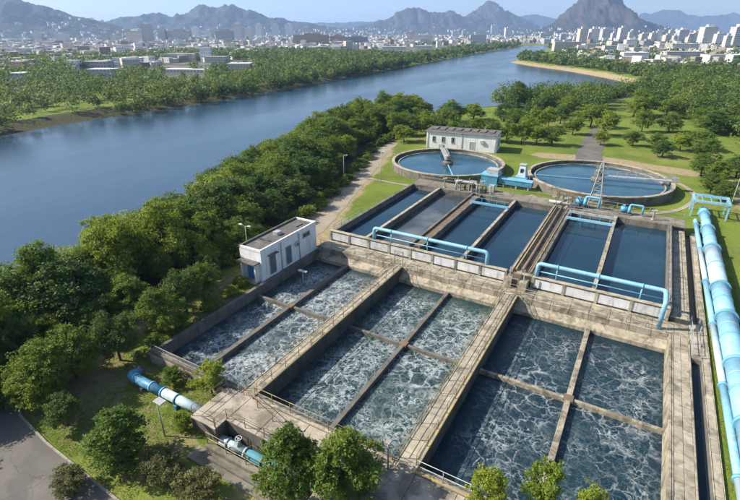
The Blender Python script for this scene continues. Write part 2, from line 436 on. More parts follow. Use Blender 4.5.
def lines(fine0, fine1, step, lo, hi, g=1.10):
    a = list(np.arange(fine0, fine1 + 1e-6, step)); s = step; v = fine1
    while v < hi: s *= g; v += s; a.append(v)
    s = step; v = fine0
    while v > lo: s *= g; v -= s; a.insert(0, v)
    return a
CUT = [(-38.2, 22.5, 9.35, 83.4), (-24.6, 17.8, -14.6, 19.4)]
xs = lines(-262, 62, 2.5, -11000, 9000); ys = lines(-10, 460, 2.5, -260, 11000, 1.07)
for a, b, c, d in CUT:
    xs += [a, c]; ys += [b, d]
xs = np.array(sorted(set(round(v, 3) for v in xs))); ys = np.array(sorted(set(round(v, 3) for v in ys)))
GX, GY = np.meshgrid(xs, ys)
GP = np.stack([GX.ravel(), GY.ravel()], 1)
GH = ground_h(GP)
nx, ny = len(xs), len(ys)
I, J = np.meshgrid(np.arange(nx - 1), np.arange(ny - 1))
I, J = I.ravel(), J.ravel()
cx, cy = (xs[I] + xs[I + 1]) / 2, (ys[J] + ys[J + 1]) / 2
keep = np.ones(len(I), dtype=bool)
for a, b, c, d in CUT: keep &= ~((cx > a) & (cx < c) & (cy > b) & (cy < d))
I, J = I[keep], J[keep]
GQ = np.stack([J * nx + I, J * nx + I + 1, (J + 1) * nx + I + 1, (J + 1) * nx + I], 1)

def seg_d(P, pts):
    best = np.full(len(P), 1e18)
    for a, b in zip(pts[:-1], pts[1:]):
        a, b = np.array(a, float), np.array(b, float); d = b - a
        t = np.clip(((P - a) @ d) / (d @ d), 0, 1)
        best = np.minimum(best, ((P - a - t[:, None] * d) ** 2).sum(1))
    return np.sqrt(best)

SDF = river_sd(GP)
def zone_dirt(P, sd):
    x, y = P[:, 0], P[:, 1]
    z = 0.9 * (1 - sstep(seg_d(P, [(-60.5, 112), (-56, 98), (-50.5, 80), (-46.5, 66), (-41, 56), (-39, 53)]), 1.6, 4.6))
    z = np.maximum(z, 0.85 * (1 - sstep(seg_d(P, [(-44, 18), (-43.4, 30), (-43, 38), (-42.8, 50)]), 0.5, 2.2)))
    z = np.maximum(z, 0.85 * (1 - sstep(seg_d(P, [(-22, 128), (-8, 131), (10, 127)]), 1.5, 5)))
    z = np.maximum(z, 0.6 * (1 - sstep(seg_d(P, [(15, 150), (17, 120), (18, 80)]), 0.8, 3)))
    z = np.maximum(z, 0.55 * (1 - sstep(seg_d(P, [(-27, 16.6), (-14, 16.0)]), 0.6, 2.4)))
    front = (x > -45) & (x < -26.5) & (y > 10) & (y < 23)
    z = np.maximum(z, np.where(front, 0.40 + 0.22 * np.exp(-((x + 40.5) ** 2 + (y - 17) ** 2) / 9), 0))
    sandy = (sd < 9) & (sd > -6) & (y > 392) & (x > -170) & (y < 600)
    return np.maximum(z, np.where(sandy, 1.0, 0))
zd = zone_dirt(GP, SDF)
x_, y_ = GP[:, 0], GP[:, 1]
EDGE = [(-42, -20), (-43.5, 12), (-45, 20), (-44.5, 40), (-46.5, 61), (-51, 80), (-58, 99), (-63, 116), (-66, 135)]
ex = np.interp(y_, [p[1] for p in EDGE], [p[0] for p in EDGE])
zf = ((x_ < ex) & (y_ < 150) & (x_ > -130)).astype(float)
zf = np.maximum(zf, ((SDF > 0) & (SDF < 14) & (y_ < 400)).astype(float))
zu = np.maximum(sstep(-x_, 250, 330) * sstep(SDF, 40, 110), sstep(y_, 470, 560) * sstep(SDF, 20, 70))
me = fast_mesh('ground', np.column_stack([GP, GH]), GQ, None, True)
at_ = me.color_attributes.new('zone', 'FLOAT_COLOR', 'POINT')
at_.data.foreach_set('color', np.column_stack([zd, zf, zu, np.ones(len(zd))]).astype(np.float32).ravel())
def ground_mat():
    t = NT('ground_cover')
    a = t.n('VertexColor', layer_name='zone'); z = t.n('SeparateColor'); t.l(a.outputs[0], z.inputs[0])
    g1 = t.noise(0.09, 5, 0.6); g2 = t.noise(1.1, 5, 0.7); g3 = t.noise(7.0, 3, 0.7)
    c = t.mix(t.ramp(g1, 0.36, 0.64), (0.160, 0.210, 0.030), (0.098, 0.145, 0.020))
    c = t.mix(t.math('MULTIPLY', t.ramp(g2, 0.48, 0.72), 0.7), c, (0.19, 0.18, 0.055))
    c = t.mix(t.math('MULTIPLY', t.ramp(g3, 0.4, 0.7), 0.45), c, (0.05, 0.075, 0.012))
    dry = t.math('MULTIPLY', t.ramp(t.noise(0.055, 6, 0.65), 0.50, 0.66), t.ramp(g2, 0.32, 0.62))
    c = t.mix(t.math('MULTIPLY', dry, 0.75), c, (0.25, 0.215, 0.085))
    wob = t.math('MULTIPLY', t.math('SUBTRACT', g2, 0.5), 0.9)
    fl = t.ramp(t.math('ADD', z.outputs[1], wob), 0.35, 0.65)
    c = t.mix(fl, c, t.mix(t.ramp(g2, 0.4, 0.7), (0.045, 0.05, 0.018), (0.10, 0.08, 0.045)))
    dl = t.ramp(t.math('ADD', z.outputs[0], wob), 0.35, 0.6)
    c = t.mix(dl, c, t.mix(t.ramp(g2, 0.35, 0.7), (0.33, 0.26, 0.155), (0.24, 0.19, 0.11)))
    u1 = t.noise(0.012, 5, 0.7); u2 = t.noise(0.05, 4, 0.7)
    uc = t.mix(t.ramp(u2, 0.4, 0.6), (0.17, 0.155, 0.14), (0.07, 0.085, 0.045))
    uc = t.mix(t.ramp(u1, 0.5, 0.7), uc, (0.075, 0.105, 0.04))
    c = t.mix(z.outputs[2], c, uc)
    t.bump(t.math('ADD', g3, t.math('MULTIPLY', g2, 1.5)), 0.6, 0.12)
    return t.done(c, 0.95, 0.15)
me.materials.clear(); me.materials.append(ground_mat())
tag(link('ground', me), 'grassy and earthy ground reaching to the city plain', kind='structure')

def gh(x, y):
    """height of the built ground sheet at x, y (bilinear)"""
    i = int(np.clip(np.searchsorted(xs, x) - 1, 0, nx - 2)); j = int(np.clip(np.searchsorted(ys, y) - 1, 0, ny - 2))
    u = (x - xs[i]) / (xs[i+1] - xs[i]); v = (y - ys[j]) / (ys[j+1] - ys[j])
    H = GH.reshape(ny, nx)
    return float((H[j, i] * (1-u) + H[j, i+1] * u) * (1-v) + (H[j+1, i] * (1-u) + H[j+1, i+1] * u) * v)

# river sheet
rp = MB()
rp.add([(-330, -300, -3), (260, -300, -3), (260, 1500, -3), (-330, 1500, -3)], [(0, 1, 2, 3)])
# keep the sheet on the river only: under the land the ground covers it
tag(rp.obj('river', M['river']), 'wide blue river curving past the plant', kind='structure')

def strip(name, pts, w, mat, lift=0.05, label=None, step=1.5):
    """a path sheet following the ground"""
    P = [Vector((*p, 0)) for p in pts]; Q = [P[0]]
    for a, b in zip(P[:-1], P[1:]):
        n = max(1, int((b - a).length / step))
        Q += [a.lerp(b, k / n) for k in range(1, n + 1)]
    ws = w if isinstance(w, (list, tuple)) else [w, w]
    m = MB(); vs, fs = [], []
    for i, p in enumerate(Q):
        d = (Q[min(i+1, len(Q)-1)] - Q[max(i-1, 0)]).normalized(); nrm = Vector((-d.y, d.x, 0))
        ww = ws[0] + (ws[1] - ws[0]) * i / (len(Q) - 1)
        for k in range(5):
            q = p + nrm * ww * (k / 4 - 0.5) * (1 + 0.06 * math.sin(i * 1.7 + k))
            vs.append((q.x, q.y, gh(q.x, q.y) + lift))
    for i in range(len(Q) - 1):
        for k in range(4): fs.append((i*5+k, i*5+k+1, (i+1)*5+k+1, (i+1)*5+k))
    m.add(vs, fs, True)
    return tag(m.obj(name, mat), label, kind='structure')

strip('path', [(-62.5, 122), (-60, 110), (-55, 96), (-50.2, 80), (-46.5, 68), (-43.6, 58), (-43.0, 50)], [3.0, 3.6], M['pathway'], 0.03, 'worn service path running along the riverside wood')
strip('path', [(-51.0, 87.0), (-44, 86.5), (-38, 86.5)], 1.0, M['pathway'], 0.06, 'narrow pale footpath between path and clarifier lawn')
ring = [(-7.0 + 17.6 * math.cos(a), 107.0 + 17.6 * math.sin(a)) for a in np.linspace(-2.2, 1.2, 40)]
strip('path', ring, 1.1, M['pathway'], 0.05, 'curved path ringing the large round clarifier', 1.2)
strip('road', [(-10.5, 124), (-12, 134), (-13, 150), (-13.5, 172), (-13, 200)], [6.5, 4.5], M['asphalt'], 0.05, 'short asphalt drive leading from clarifier into the park')
# asphalt yard with its kerb at the near corner
m = MB(); vs = [(-60, -15), (12, -15), (12, 9.2), (-10, 10.2), (-26.9, 11.0), (-36.5, 11.35), (-41.5, 11.9), (-43.6, 12.9), (-45.2, 14.4), (-60, 18)]
m.add([(x, y, 0.03) for x, y in vs], [tuple(range(len(vs)))])
tag(m.obj('road', M['asphalt']), 'grey asphalt yard edged by a pale kerb', kind='structure')
kb = thing('kerb', 'pale concrete kerb between asphalt yard and grass', 'kerb', (-36, 11.4, 0))
kpts = [Vector((*p, 0)) for p in vs[3:9]]
for a, b in zip(kpts[:-1], kpts[1:]):
    n = max(1, int((b - a).length / 1.0))
    for k in range(n):
        p, q = a.lerp(b, k / n), a.lerp(b, (k + 0.97) / n)
        MB().bar((p.x, p.y, 0.07), (q.x, q.y, 0.07), 0.16, 0.16).obj('kerb_stone', M['kerb'], kb)

# ------------------------------------------------------------------ front basins
ZT = 1.5            # walkway level
def cyl_data(name, r, h, mat, n=8):
    return MB().tube([(0, 0, 0), (0, 0, h)], r, n).data(name, mat)
_post = {}
def railing(pts, label, mat, h=1.05, spacing=2.0, levels=(0.5, 1.0), group=None, r=0.028, name='railing'):
    pts = [Vector(p) for p in pts]
    root = thing(name, label, 'railing', pts[0], group)
    key = (mat.name, h, r)
    if key not in _post: _post[key] = cyl_data('post', r * 1.15, h + 0.02, mat, 6)
    for a, b in zip(pts[:-1], pts[1:]):
        n = max(1, round((b - a).length / spacing))
        for k in range(n + 1):
            if k == 0 and a is not pts[0]: continue
            link('post', _post[key], root, a.lerp(b, k / n))
    for lv in levels:
        MB().tube([p + Vector((0, 0, h * lv)) for p in pts], r, 6).obj('rail', mat, root)
    return root

def wsheet(x0, y0, x1, y1, z, mat, label):
    return tag(MB().add([(x0,y0,z),(x1,y0,z),(x1,y1,z),(x0,y1,z)], [(0,1,2,3)]).obj('water', mat), label, kind='structure')
YF, YB = 23.0, 51.0
wsheet(-38.1, 22.9, -25.5, 51.4, -0.35, M['foam_grey'], 'grey streaked foaming water beside the white pump house')
wsheet(-24.9, 22.9, -10.5, 51.4, -0.35, M['foam_dense'], 'densely foaming dark green water in the middle basin')
wsheet(-9.6, 22.9, 6.4, 51.4, -0.35, M['foam_sparse'], 'deep blue water with sparse foam lines in the widest basin')

def basin(label, x0, x1, xd, wd, mat_d, yc, zc):
    t = thing('aeration_basin', label, 'basin', ((x0 + x1) / 2, YF, -1.5), 'aeration basins')
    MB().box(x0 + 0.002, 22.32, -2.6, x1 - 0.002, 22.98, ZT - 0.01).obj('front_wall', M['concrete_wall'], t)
    # sloping toe under the end wall
    MB().add([(x0, 50.1, -0.6), (x1, 50.1, -0.6), (x1, 50.1, 0.12), (x0, 50.1, 0.12), (x0, 51.02, 0.72), (x1, 51.02, 0.72), (x1, 51.02, -0.6), (x0, 51.02, -0.6)],
             [(0,1,2,3),(3,2,5,4),(4,5,6,7),(0,3,4,7),(1,6,5,2)]).obj('toe_ledge', M['concrete_ledge'], t)
    n = int((50.1 - 23) / 3.4)
    for k in range(n):
        a, b = 23 + (50.1 - 23) * k / n, 23 + (50.1 - 23) * (k + 0.992) / n
        if a < yc < b:
            pass
        MB().slab(xd - wd / 2, a, -1.2, xd + wd / 2, b, zc).obj('divider_beam', mat_d, t)
    for a, b in ((x0, xd - wd / 2 - 0.004), (xd + wd / 2 + 0.004, x1)):
        MB().slab(a, yc - 0.17, -1.0, b, yc + 0.17, zc - 0.05).obj('cross_beam', mat_d, t)
    MB().slab(xd - 0.42, yc - 0.42, zc - 0.2, xd + 0.42, yc + 0.42, zc + 0.06).obj('joint_cap', M['rust'], t)
    return t
b1 = basin('foaming basin beside the white pump house', -38.0, -25.9, -32.7, 0.55, M['concrete_dark'], 37.6, 0.16)
b2 = basin('basin of dense white foam between two raised walkways', -24.5, -10.9, -17.6, 0.45, M['concrete_dark'], 37.6, 0.10)
b3 = basin('widest aeration basin with sparse foam lines', -9.3, 6.3, -1.15, 0.50, M['concrete_ledge'], 37.6, 0.14)
MB().slab(-38.45, 22.3, -2.4, -38.0, 51.0, 1.0).obj('side_wall', M['concrete_dark'], b1)
MB().slab(6.3, 22.3, -2.4, 6.52, 50.98, ZT + 0.1).obj('side_wall', M['concrete_ledge'], b3)

def walkway(label, x0, x1, y0, y1, z, ncol, dy, zb=-2.4, margin=0.14, name='walkway', mat='paving'):
    t = thing(name, label, 'walkway', ((x0 + x1) / 2, y0, zb))
    MB().box(x0, y0, zb, x1, y1, z - 0.08).obj('wall', M['concrete_algae_shade'], t)
    n = round((y1 - y0) / dy); w = (x1 - x0 - 2 * margin) / ncol; d = (y1 - y0) / n
    dat = [MB().slab(-w/2+0.015, -d/2+0.02, 0, w/2-0.015, d/2-0.02, h).data('slab', M[mat]) for h in (0.095, 0.08, 0.105)]
    for k in range(n):
        for c in range(ncol):
            link('slab', rnd.choice(dat), t, (x0 + margin + w * (c + 0.5), y0 + d * (k + 0.5), z - 0.09))
    for s in (0, 1):
        xa = x0 if s == 0 else x1 - margin
        MB().slab(xa, y0, z - 0.079, xa + margin, y1, z + 0.05).obj('edge_kerb', M['concrete_ledge'], t)
    return t
w1 = walkway('raised concrete walkway between streaky basin and dense foam basin', -25.9, -24.5, 22.3, 51.0, ZT, 1, 1.6)
w2 = walkway('raised concrete walkway between dense foam basin and widest basin', -10.9, -9.3, 22.3, 51.0, ZT, 1, 1.5)
w3 = walkway('long slab walkway between widest basin and narrow canal', 6.53, 8.12, 18.0, 51.0, ZT, 2, 1.45)
walkway('narrow slab path between dark canal and blue pipes', 9.05, 9.72, 18.0, 84.0, ZT - 0.05, 1, 1.45, -1.0, 0.05)
MB().slab(-9.36, 22.28, ZT - 0.05, -9.22, 51.0, ZT + 0.09).obj('yellow_edge', M['kerb_yellow'], w2)
MB().slab(-24.56, 22.28, ZT - 0.05, -24.44, 51.0, ZT + 0.085).obj('yellow_edge', M['kerb_yellow'], w1)
wsheet(8.1, 18.0, 9.1, 47.6, 0.95, M['canal'], 'dark still water in narrow side canal')
cn = thing('canal', 'narrow dark canal beside the slab walkway', 'canal', (8.58, 18, -1.0))
MB().box(8.124, 18, -1.2, 8.2, 47.6, ZT - 0.12).obj('wall', M['concrete_dark'], cn)
MB().box(8.97, 18, -1.2, 9.046, 47.6, ZT - 0.12).obj('wall', M['concrete_dark'], cn)
# crossing slab beyond the canal, then the dry brown channel
cr = thing('crossing', 'concrete crossing slab closing the end of the canal', 'slab', (8.5, 50, -1))
MB().slab(8.124, 47.62, -1.0, 9.046, 54.6, ZT - 0.03).obj('deck', M['concrete'], cr)
for y in (48.0, 50.2, 52.4, 54.3):
    MB().bar((8.2, y, ZT - 0.03), (8.2, y, ZT + 1.0), 0.08).obj('post', M['steel_grey'], cr)
    MB().bar((9.0, y, ZT - 0.03), (9.0, y, ZT + 1.0), 0.08).obj('post', M['steel_grey'], cr)
for z in (0.55, 1.0):
    MB().bar((8.2, 48.0, ZT - 0.03 + z), (8.2, 54.3, ZT - 0.03 + z), 0.05).obj('rail', M['steel_grey'], cr)
ch = thing('dry_channel', 'dry brown channel behind the rear basins', 'channel', (8.6, 54.7, 0))
MB().box(8.124, 54.62, -0.5, 9.046, 83.8, 0.9).obj('bed', M['dirt'], ch)
for x in (8.124, 8.95): MB().box(x, 54.625, 0.9, x + 0.09, 83.7, ZT - 0.1).obj('wall', M['concrete_dark'], ch)

# plaza in front
pl = thing('plaza', 'stained concrete plaza deck in front of the basins', 'deck', (-10, 20, 0))
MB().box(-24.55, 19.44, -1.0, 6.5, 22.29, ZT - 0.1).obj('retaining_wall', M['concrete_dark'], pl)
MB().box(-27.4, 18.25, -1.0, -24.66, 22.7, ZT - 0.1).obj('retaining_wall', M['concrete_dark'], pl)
px_ = -27.45
while px_ < 6.3:
    wd = 3.1 if px_ > -26 else 2.85
    y0 = 18.2 if px_ < -26 else 19.4
    MB().slab(px_, y0, ZT - 0.099, min(px_ + wd - 0.03, 6.5), 22.3, ZT).obj('slab', M['plaza'], pl); px_ += wd
MB().slab(-38.4, 22.302, -0.6, -25.9, 22.6, 1.1).obj('end_kerb', M['concrete'], b1)
MB().slab(-24.4, 22.34, ZT + 0.002, -10.95, 22.6, ZT + 0.12).obj('edge_kerb', M['concrete_ledge'], pl)
MB().slab(-9.2, 22.34, ZT + 0.002, 6.3, 22.6, ZT + 0.12).obj('yellow_edge', M['kerb_yellow'], pl)
# front extension of the deck (below the picture edge it meets the garden)
for k in range(8):
    MB().slab(-14.55 + k * 2.62, 16.6, ZT - 0.3, -14.55 + k * 2.62 + 2.59, 19.37, ZT - 0.004).obj('slab', M['plaza'], pl)
MB().box(-14.5, 16.7, -0.5, 6.4, 19.36, ZT - 0.31).obj('retaining_wall', M['concrete_dark'], pl)
# pipe pit
pit = thing('pipe_pit', 'sunken concrete pit holding the teal pipe', 'pit', (-19.6, 18.6, -1))
MB().box(-24.6, 17.8, -1.3, -14.6, 19.4, -1.0).obj('floor', M['concrete_dark'], pit)
MB().slab(-25.0, 17.3, -1.2, -14.62, 17.79, 0.45).obj('front_wall', M['deck'], pit)
MB().slab(-25.6, 16.0, -0.4, -14.62, 17.28, 0.12).obj('apron', M['deck'], pit)
MB().slab(-24.0, 16.6, 0.122, -18.5, 16.85, 0.35).obj('kerb', M['concrete_dark'], pit)
pp = thing('pit_pipe', 'thick pipe with white and teal sections lying in the pit', 'pipe', (-20, 18.65, -0.3))
MB().tube([(-24.62, 18.65, 0.05), (-21.9, 18.65, 0.05)], 0.38, 20).obj('white_section', M['pipe_white'], pp)
MB().tube([(-21.88, 18.65, 0.05), (-14.7, 18.65, 0.05)], 0.38, 20).obj('teal_section', M['pipe_teal'], pp)
for x in (-23.8, -21.9, -20.2, -18.3, -16.4):
    MB().tube([(x - 0.09, 18.65, 0.05), (x + 0.09, 18.65, 0.05)], 0.47, 20).obj('flange', M['pipe_teal'] if x > -21 else M['steel_grey'], pp)
for x in (-23.0, -19.2, -15.6):
    MB().box(x - 0.2, 18.2, -1.0, x + 0.2, 19.1, -0.25).obj('cradle', M['concrete_dark'], pp)
vs_ = thing('valve', 'pale valve body with handwheel over the pit pipe', 'valve', (-22.6, 18.65, 0.75))
MB().tube([(-22.6, 18.65, 0.40), (-22.6, 18.65, 1.2)], [0.2, 0.08], 10).obj('bonnet', M['steel_grey'], vs_)
MB().lathe([(0.22, 1.16), (0.28, 1.16), (0.28, 1.22), (0.22, 1.22)], 16, (-22.6, 18.65, 0)).obj('handwheel', M['steel_grey'], vs_)
MB().bar((-22.85, 18.65, 1.19), (-22.35, 18.65, 1.19), 0.05).obj('spoke', M['steel_grey'], vs_)
railing([(-24.62, 18.3, ZT), (-24.62, 19.5, ZT), (-14.7, 19.5, ZT)], 'rusty railing along the plaza edge behind the pit', M['rail_yellow'])
railing([(-24.9, 17.55, 0.45), (-14.8, 17.55, 0.45)], 'yellowish railing on the low front wall of the pit', M['rail_yellow'], 1.2)
railing([(-27.3, 22.2, ZT), (-27.3, 18.35, ZT), (-24.8, 18.35, ZT)], 'railing round the plaza corner over the white pipe end', M['rail_yellow'])
railing([(-24.3, 22.5, ZT + 0.12), (-11.1, 22.5, ZT + 0.12)], 'railing along plaza edge of the dense foam basin', M['rail_yellow'])
railing([(-9.1, 22.5, ZT + 0.12), (6.2, 22.5, ZT + 0.12)], 'railing above the yellow kerb of the widest basin', M['steel_grey'])
railing([(-37.9, 22.5, 1.1), (-26.2, 22.5, 1.1)], 'thin railing at the end of the streaky basin', M['rail_steel'])
railing([(-25.8, 23, ZT + 0.05), (-25.8, 50.6, ZT + 0.05)], 'yellowish railing on the walkway side facing the streaky basin', M['rail_yellow'])
railing([(-24.6, 23, ZT + 0.05), (-24.6, 50.6, ZT + 0.05)], 'yellow railing over the shaded wall of the dense foam basin', M['rail_yellow'])
railing([(-10.8, 23, ZT + 0.05), (-10.8, 50.6, ZT + 0.05)], 'railing on the walkway side facing dense foam basin', M['rail_yellow'])
railing([(-9.42, 23, ZT + 0.05), (-9.42, 50.6, ZT + 0.05)], 'railing on the walkway side facing the widest basin', M['rail_yellow'])
railing([(-25.4, 22.25, ZT), (-17.0, 20.0, ZT)], 'loose handrail crossing the stained plaza deck', M['rust'], 1.0)

# ------------------------------------------------------------------ end wall with ledge and white panels
ew = thing('end_wall', 'long concrete end wall with white panels between basin rows', 'wall', (-16, 52, -2))
MB().box(-38.3, 51.03, -2.4, 8.11, 54.05, ZT - 0.1).obj('core', M['concrete_wall'], ew)
x = -38.3; k = 0
while x < 8.0:
    w = min(2.05, 8.1 - x)
    MB().slab(x, 50.98, ZT - 0.099, x + w - 0.03, 53.7, ZT + rnd.choice((0, 0.008, 0.015))).obj('ledge_slab', M['concrete_ledge'], ew)
    MB().box(x + 0.01, 50.985, 0.74, x + w - 0.04, 51.029, ZT - 0.13).obj('face_panel', M['concrete_ledge'], ew)
    x += w
PANELS = [(-37.9, -11.6), (-8.3, 6.0)]
for a, b in PANELS:
    n = round((b - a) / 3.3)
    for k in range(n):
        x0 = a + (b - a) * k / n; x1 = a + (b - a) * (k + 1) / n
        MB().slab(x0 + 0.16, 53.86, ZT + 0.12, x1 - 0.16, 53.93, 2.78, 0.01).obj('white_panel', M['white_panel'], ew)
        MB().slab(x0 - 0.16, 53.78, ZT - 0.05, x0 + 0.16, 54.04, 2.95).obj('pilaster', M['concrete_ledge'], ew)
    MB().slab(b - 0.16, 53.78, ZT - 0.05, b + 0.16, 54.04, 2.95).obj('pilaster', M['concrete_ledge'], ew)
    MB().box(a + 0.02, 53.94, ZT - 0.05, b - 0.02, 54.06, 2.93).obj('backing', M['concrete_dark'], ew)
    MB().slab(a - 0.1, 53.74, 2.952, b + 0.1, 54.3, 3.07).obj('coping', M['concrete'], ew)
for a, b, nm in ((-37.8, -26.2, 'steel railing on the ledge behind the streaky basin'), (-24.2, -11.2, 'steel railing on the ledge behind the dense foam basin'), (-9.0, 6.0, 'steel railing on the ledge behind the widest basin')):
    railing([(a, 51.12, ZT + 0.02), (b, 51.12, ZT + 0.02)], nm, M['rail_steel'], 1.05, 1.9)
# small gate posts where the walkways meet the ledge
for x, nm in ((-25.2, 'streaky basin walkway'), (-10.1, 'central walkway')):
    g = thing('gate_frame', 'steel gate frame where the ' + nm + ' meets the ledge', 'gate', (x, 51.3, ZT))
    for s in (-0.62, 0.62): MB().bar((x + s, 51.3, ZT), (x + s, 51.3, ZT + 2.0), 0.09).obj('post', M['rail_steel'], g)
    MB().bar((x - 0.66, 51.3, ZT + 2.0), (x + 0.66, 51.3, ZT + 2.0), 0.09).obj('lintel', M['rail_steel'], g)
    for z in (0.4, 0.8, 1.2): MB().bar((x - 0.6, 51.3, ZT + z), (x + 0.6, 51.3, ZT + z), 0.04).obj('bar', M['rail_steel'], g)

# ------------------------------------------------------------------ rear basins
ZR, ZRW, Y0R, Y1R = 3.0, 2.0, 54.3, 81.6
def rear_tank(label, x0, x1, dividers, wl, wr):
    t = thing('settling_tank', label, 'tank', ((x0 + x1) / 2, Y0R, 0), 'settling tanks')
    MB().slab(x0 - wl, 54.07, -0.5, x0, Y1R + 0.5, ZR).obj('side_wall', M['concrete_wall'], t)
    MB().slab(x1, 54.07, -0.5, x1 + wr, Y1R + 0.5, ZR).obj('side_wall', M['concrete_wall'], t)
    MB().box(x0 + 0.002, 54.07, -0.5, x1 - 0.002, Y0R, ZR - 0.06).obj('front_wall', M['concrete_wall'], t)
    MB().slab(x0 + 0.002, Y1R, -0.5, x1 - 0.002, Y1R + 0.48, ZR - 0.02).obj('back_wall', M['concrete_wall'], t)
    for d, w, mt in dividers:
        MB().slab(d - w / 2, Y0R + 0.01, -0.5, d + w / 2, Y1R - 0.01, ZR - 0.04).obj('divider_wall', M['concrete_wall'], t)
        MB().slab(d - w / 2 - 0.05, Y0R + 0.02, ZR - 0.038, d + w / 2 + 0.05, Y1R - 0.02, ZR + 0.06).obj('coping', M[mt], t)
    return t
tL = rear_tank('pair of still blue settling tanks behind the dense foam basin', -23.7, -11.3, [(-17.6, 0.35, 'concrete')], 0.3, 0.3)
tM = rear_tank('settling tank pair with murky grey surface nearest the dirt path', -37.3, -25.6, [(-31.9, 0.4, 'concrete')], 0.5, 0.35)
tR = rear_tank('pair of deep blue settling tanks behind the widest basin', -8.2, 5.75, [(-1.55, 0.4, 'concrete_ledge')], 0.3, 0.5)
wsheet(-37.35, 54.2, -31.9, 81.7, ZRW, M['still'], 'still blue water in settling tank by the dirt path')
wsheet(-31.9, 54.2, -25.55, 81.7, ZRW, M['murky'], 'murky grey scummy water in settling tank')
wsheet(-23.75, 54.2, -11.25, 81.7, ZRW, M['still'], 'still dark blue water in middle settling tanks')
wsheet(-8.25, 54.2, 5.8, 81.7, ZRW, M['still'], 'still deep blue water in settling tanks behind the widest basin')
# channel between the two western tanks and the central service walkway
gt = thing('grating_channel', 'dark grated channel between murky tank and blue tanks', 'channel', (-24.6, 54.3, 0))
MB().box(-25.24, 54.08, -0.5, -24.01, 82.0, 2.2).obj('bed', M['concrete_dark'], gt)
for k in range(13):
    y = 55 + k * 2.05
    MB().slab(-25.2, y, 2.66, -24.05, y + 1.9, 2.74).obj('grate_panel', M['rust'], gt)
MB().box(-25.22, 54.5, 2.203, -25.1, 81.9, 2.655).obj('bearer', M['concrete_dark'], gt)
MB().box(-24.15, 54.5, 2.203, -24.03, 81.9, 2.655).obj('bearer', M['concrete_dark'], gt)
cw = walkway('rusty service walkway between blue tank pairs', -10.98, -8.52, 54.08, 82.1, ZR - 0.1, 2, 1.9, -0.5, 0.2, 'service_walkway', 'concrete_ledge')
for x in (-10.55, -9.75, -9.0):
    MB().tube([(x, 54.6, ZR + 0.18), (x, 81.5, ZR + 0.18)], 0.11 if x != -9.75 else 0.2, 10).obj('conduit', M['kerb_yellow'] if x < -10 else M['rust'], cw)
MB().slab(-11.02, 54.1, ZR - 0.04, -10.84, 82, ZR + 0.3).obj('white_edge', M['concrete'], cw)
railing([(-8.62, 54.6, ZR), (-8.62, 81, ZR)], 'mossy yellow railing on the service walkway', M['rail_yellow'], 1.0, 2.4)
walkway('slab walkway beside the deep blue settling tanks', 6.28, 8.11, 54.08, 84.0, 2.0, 2, 1.6, -0.5, 0.2)
MB().slab(6.3, 54.3, 2.052, 6.5, 83.8, 2.6).obj('kerb_wall', M['concrete_dark'], tR)
# rear service deck
dk = thing('service_deck', 'long weathered concrete deck behind the settling tanks', 'deck', (-15, 84, 0))
x = -38.0
while x < 8.0:
    w = min(3.2, 8.1 - x)
    MB().slab(x, 82.12, ZR - 0.35, x + w - 0.03, 86.2, ZR - 0.2).obj('slab', M['deck'], dk); x += w
MB().box(-37.8, 83.45, 0.2, 8.0, 86.0, ZR - 0.36).obj('base', M['concrete_wall'], dk)
railing([(-37.6, 86.0, ZR - 0.2), (-12, 86.0, ZR - 0.2)], 'weathered railing along rear deck behind murky and blue tanks', M['rail_steel'], 1.1, 2.5)
railing([(-9, 86.0, ZR - 0.2), (7.8, 86.0, ZR - 0.2)], 'weathered railing along rear deck behind deep blue tanks', M['rail_steel'], 1.1, 2.5)
railing([(-37.55, 54.3, ZR), (-37.55, 62.5, ZR)], 'thin teal railing at the corner of the tank by the dirt path', M['pipe_teal'], 0.9, 2.0)
railing([(5.9, 54.6, ZR), (5.9, 81, ZR)], 'steel railing along outer wall of deep blue tanks', M['rail_steel'], 1.0, 2.4)

# overhead pale blue pipes on the end wall
def overhead(label, x0, x1, y, z, zl, zr, yr):
    t = thing('overhead_pipe', label, 'pipe', ((x0 + x1) / 2, y, 3.0), 'overhead pipes')
    pts = bend([(x0, y, zl), (x0, y, z), (x1, y, z)] + ([(x1, y, zr)] if yr is None else [(x1, yr, z), (x1, yr, zr)]), 0.45)
    MB().tube(pts, 0.24, 14).obj('pipe', M['pipe_pale'], t)
    n = 3
    for k in range(n):
        x = x0 + (x1 - x0) * (k + 0.5) / n
        MB().tube([(x, y, 3.06), (x, y, z - 0.2)], 0.08, 8).obj('support', M['pipe_pale'], t)
        MB().tube([(x - 0.07, y, z), (x + 0.07, y, z)], 0.3, 14).obj('flange', M['pipe_sky'], t)
    MB().tube([(x0, y, 3.75), (x1, y, 3.75)], 0.06, 8).obj('lower_rail', M['pipe_pale'], t)
    return t
overhead('pale blue overhead pipe crossing the murky and middle tanks', -30.6, -14.2, 54.2, 4.75, 2.9, 2.2, None)
overhead('pale blue overhead pipe crossing the deep blue tanks', -8.0, 5.3, 54.2, 4.75, 2.9, 1.5, 51.6)

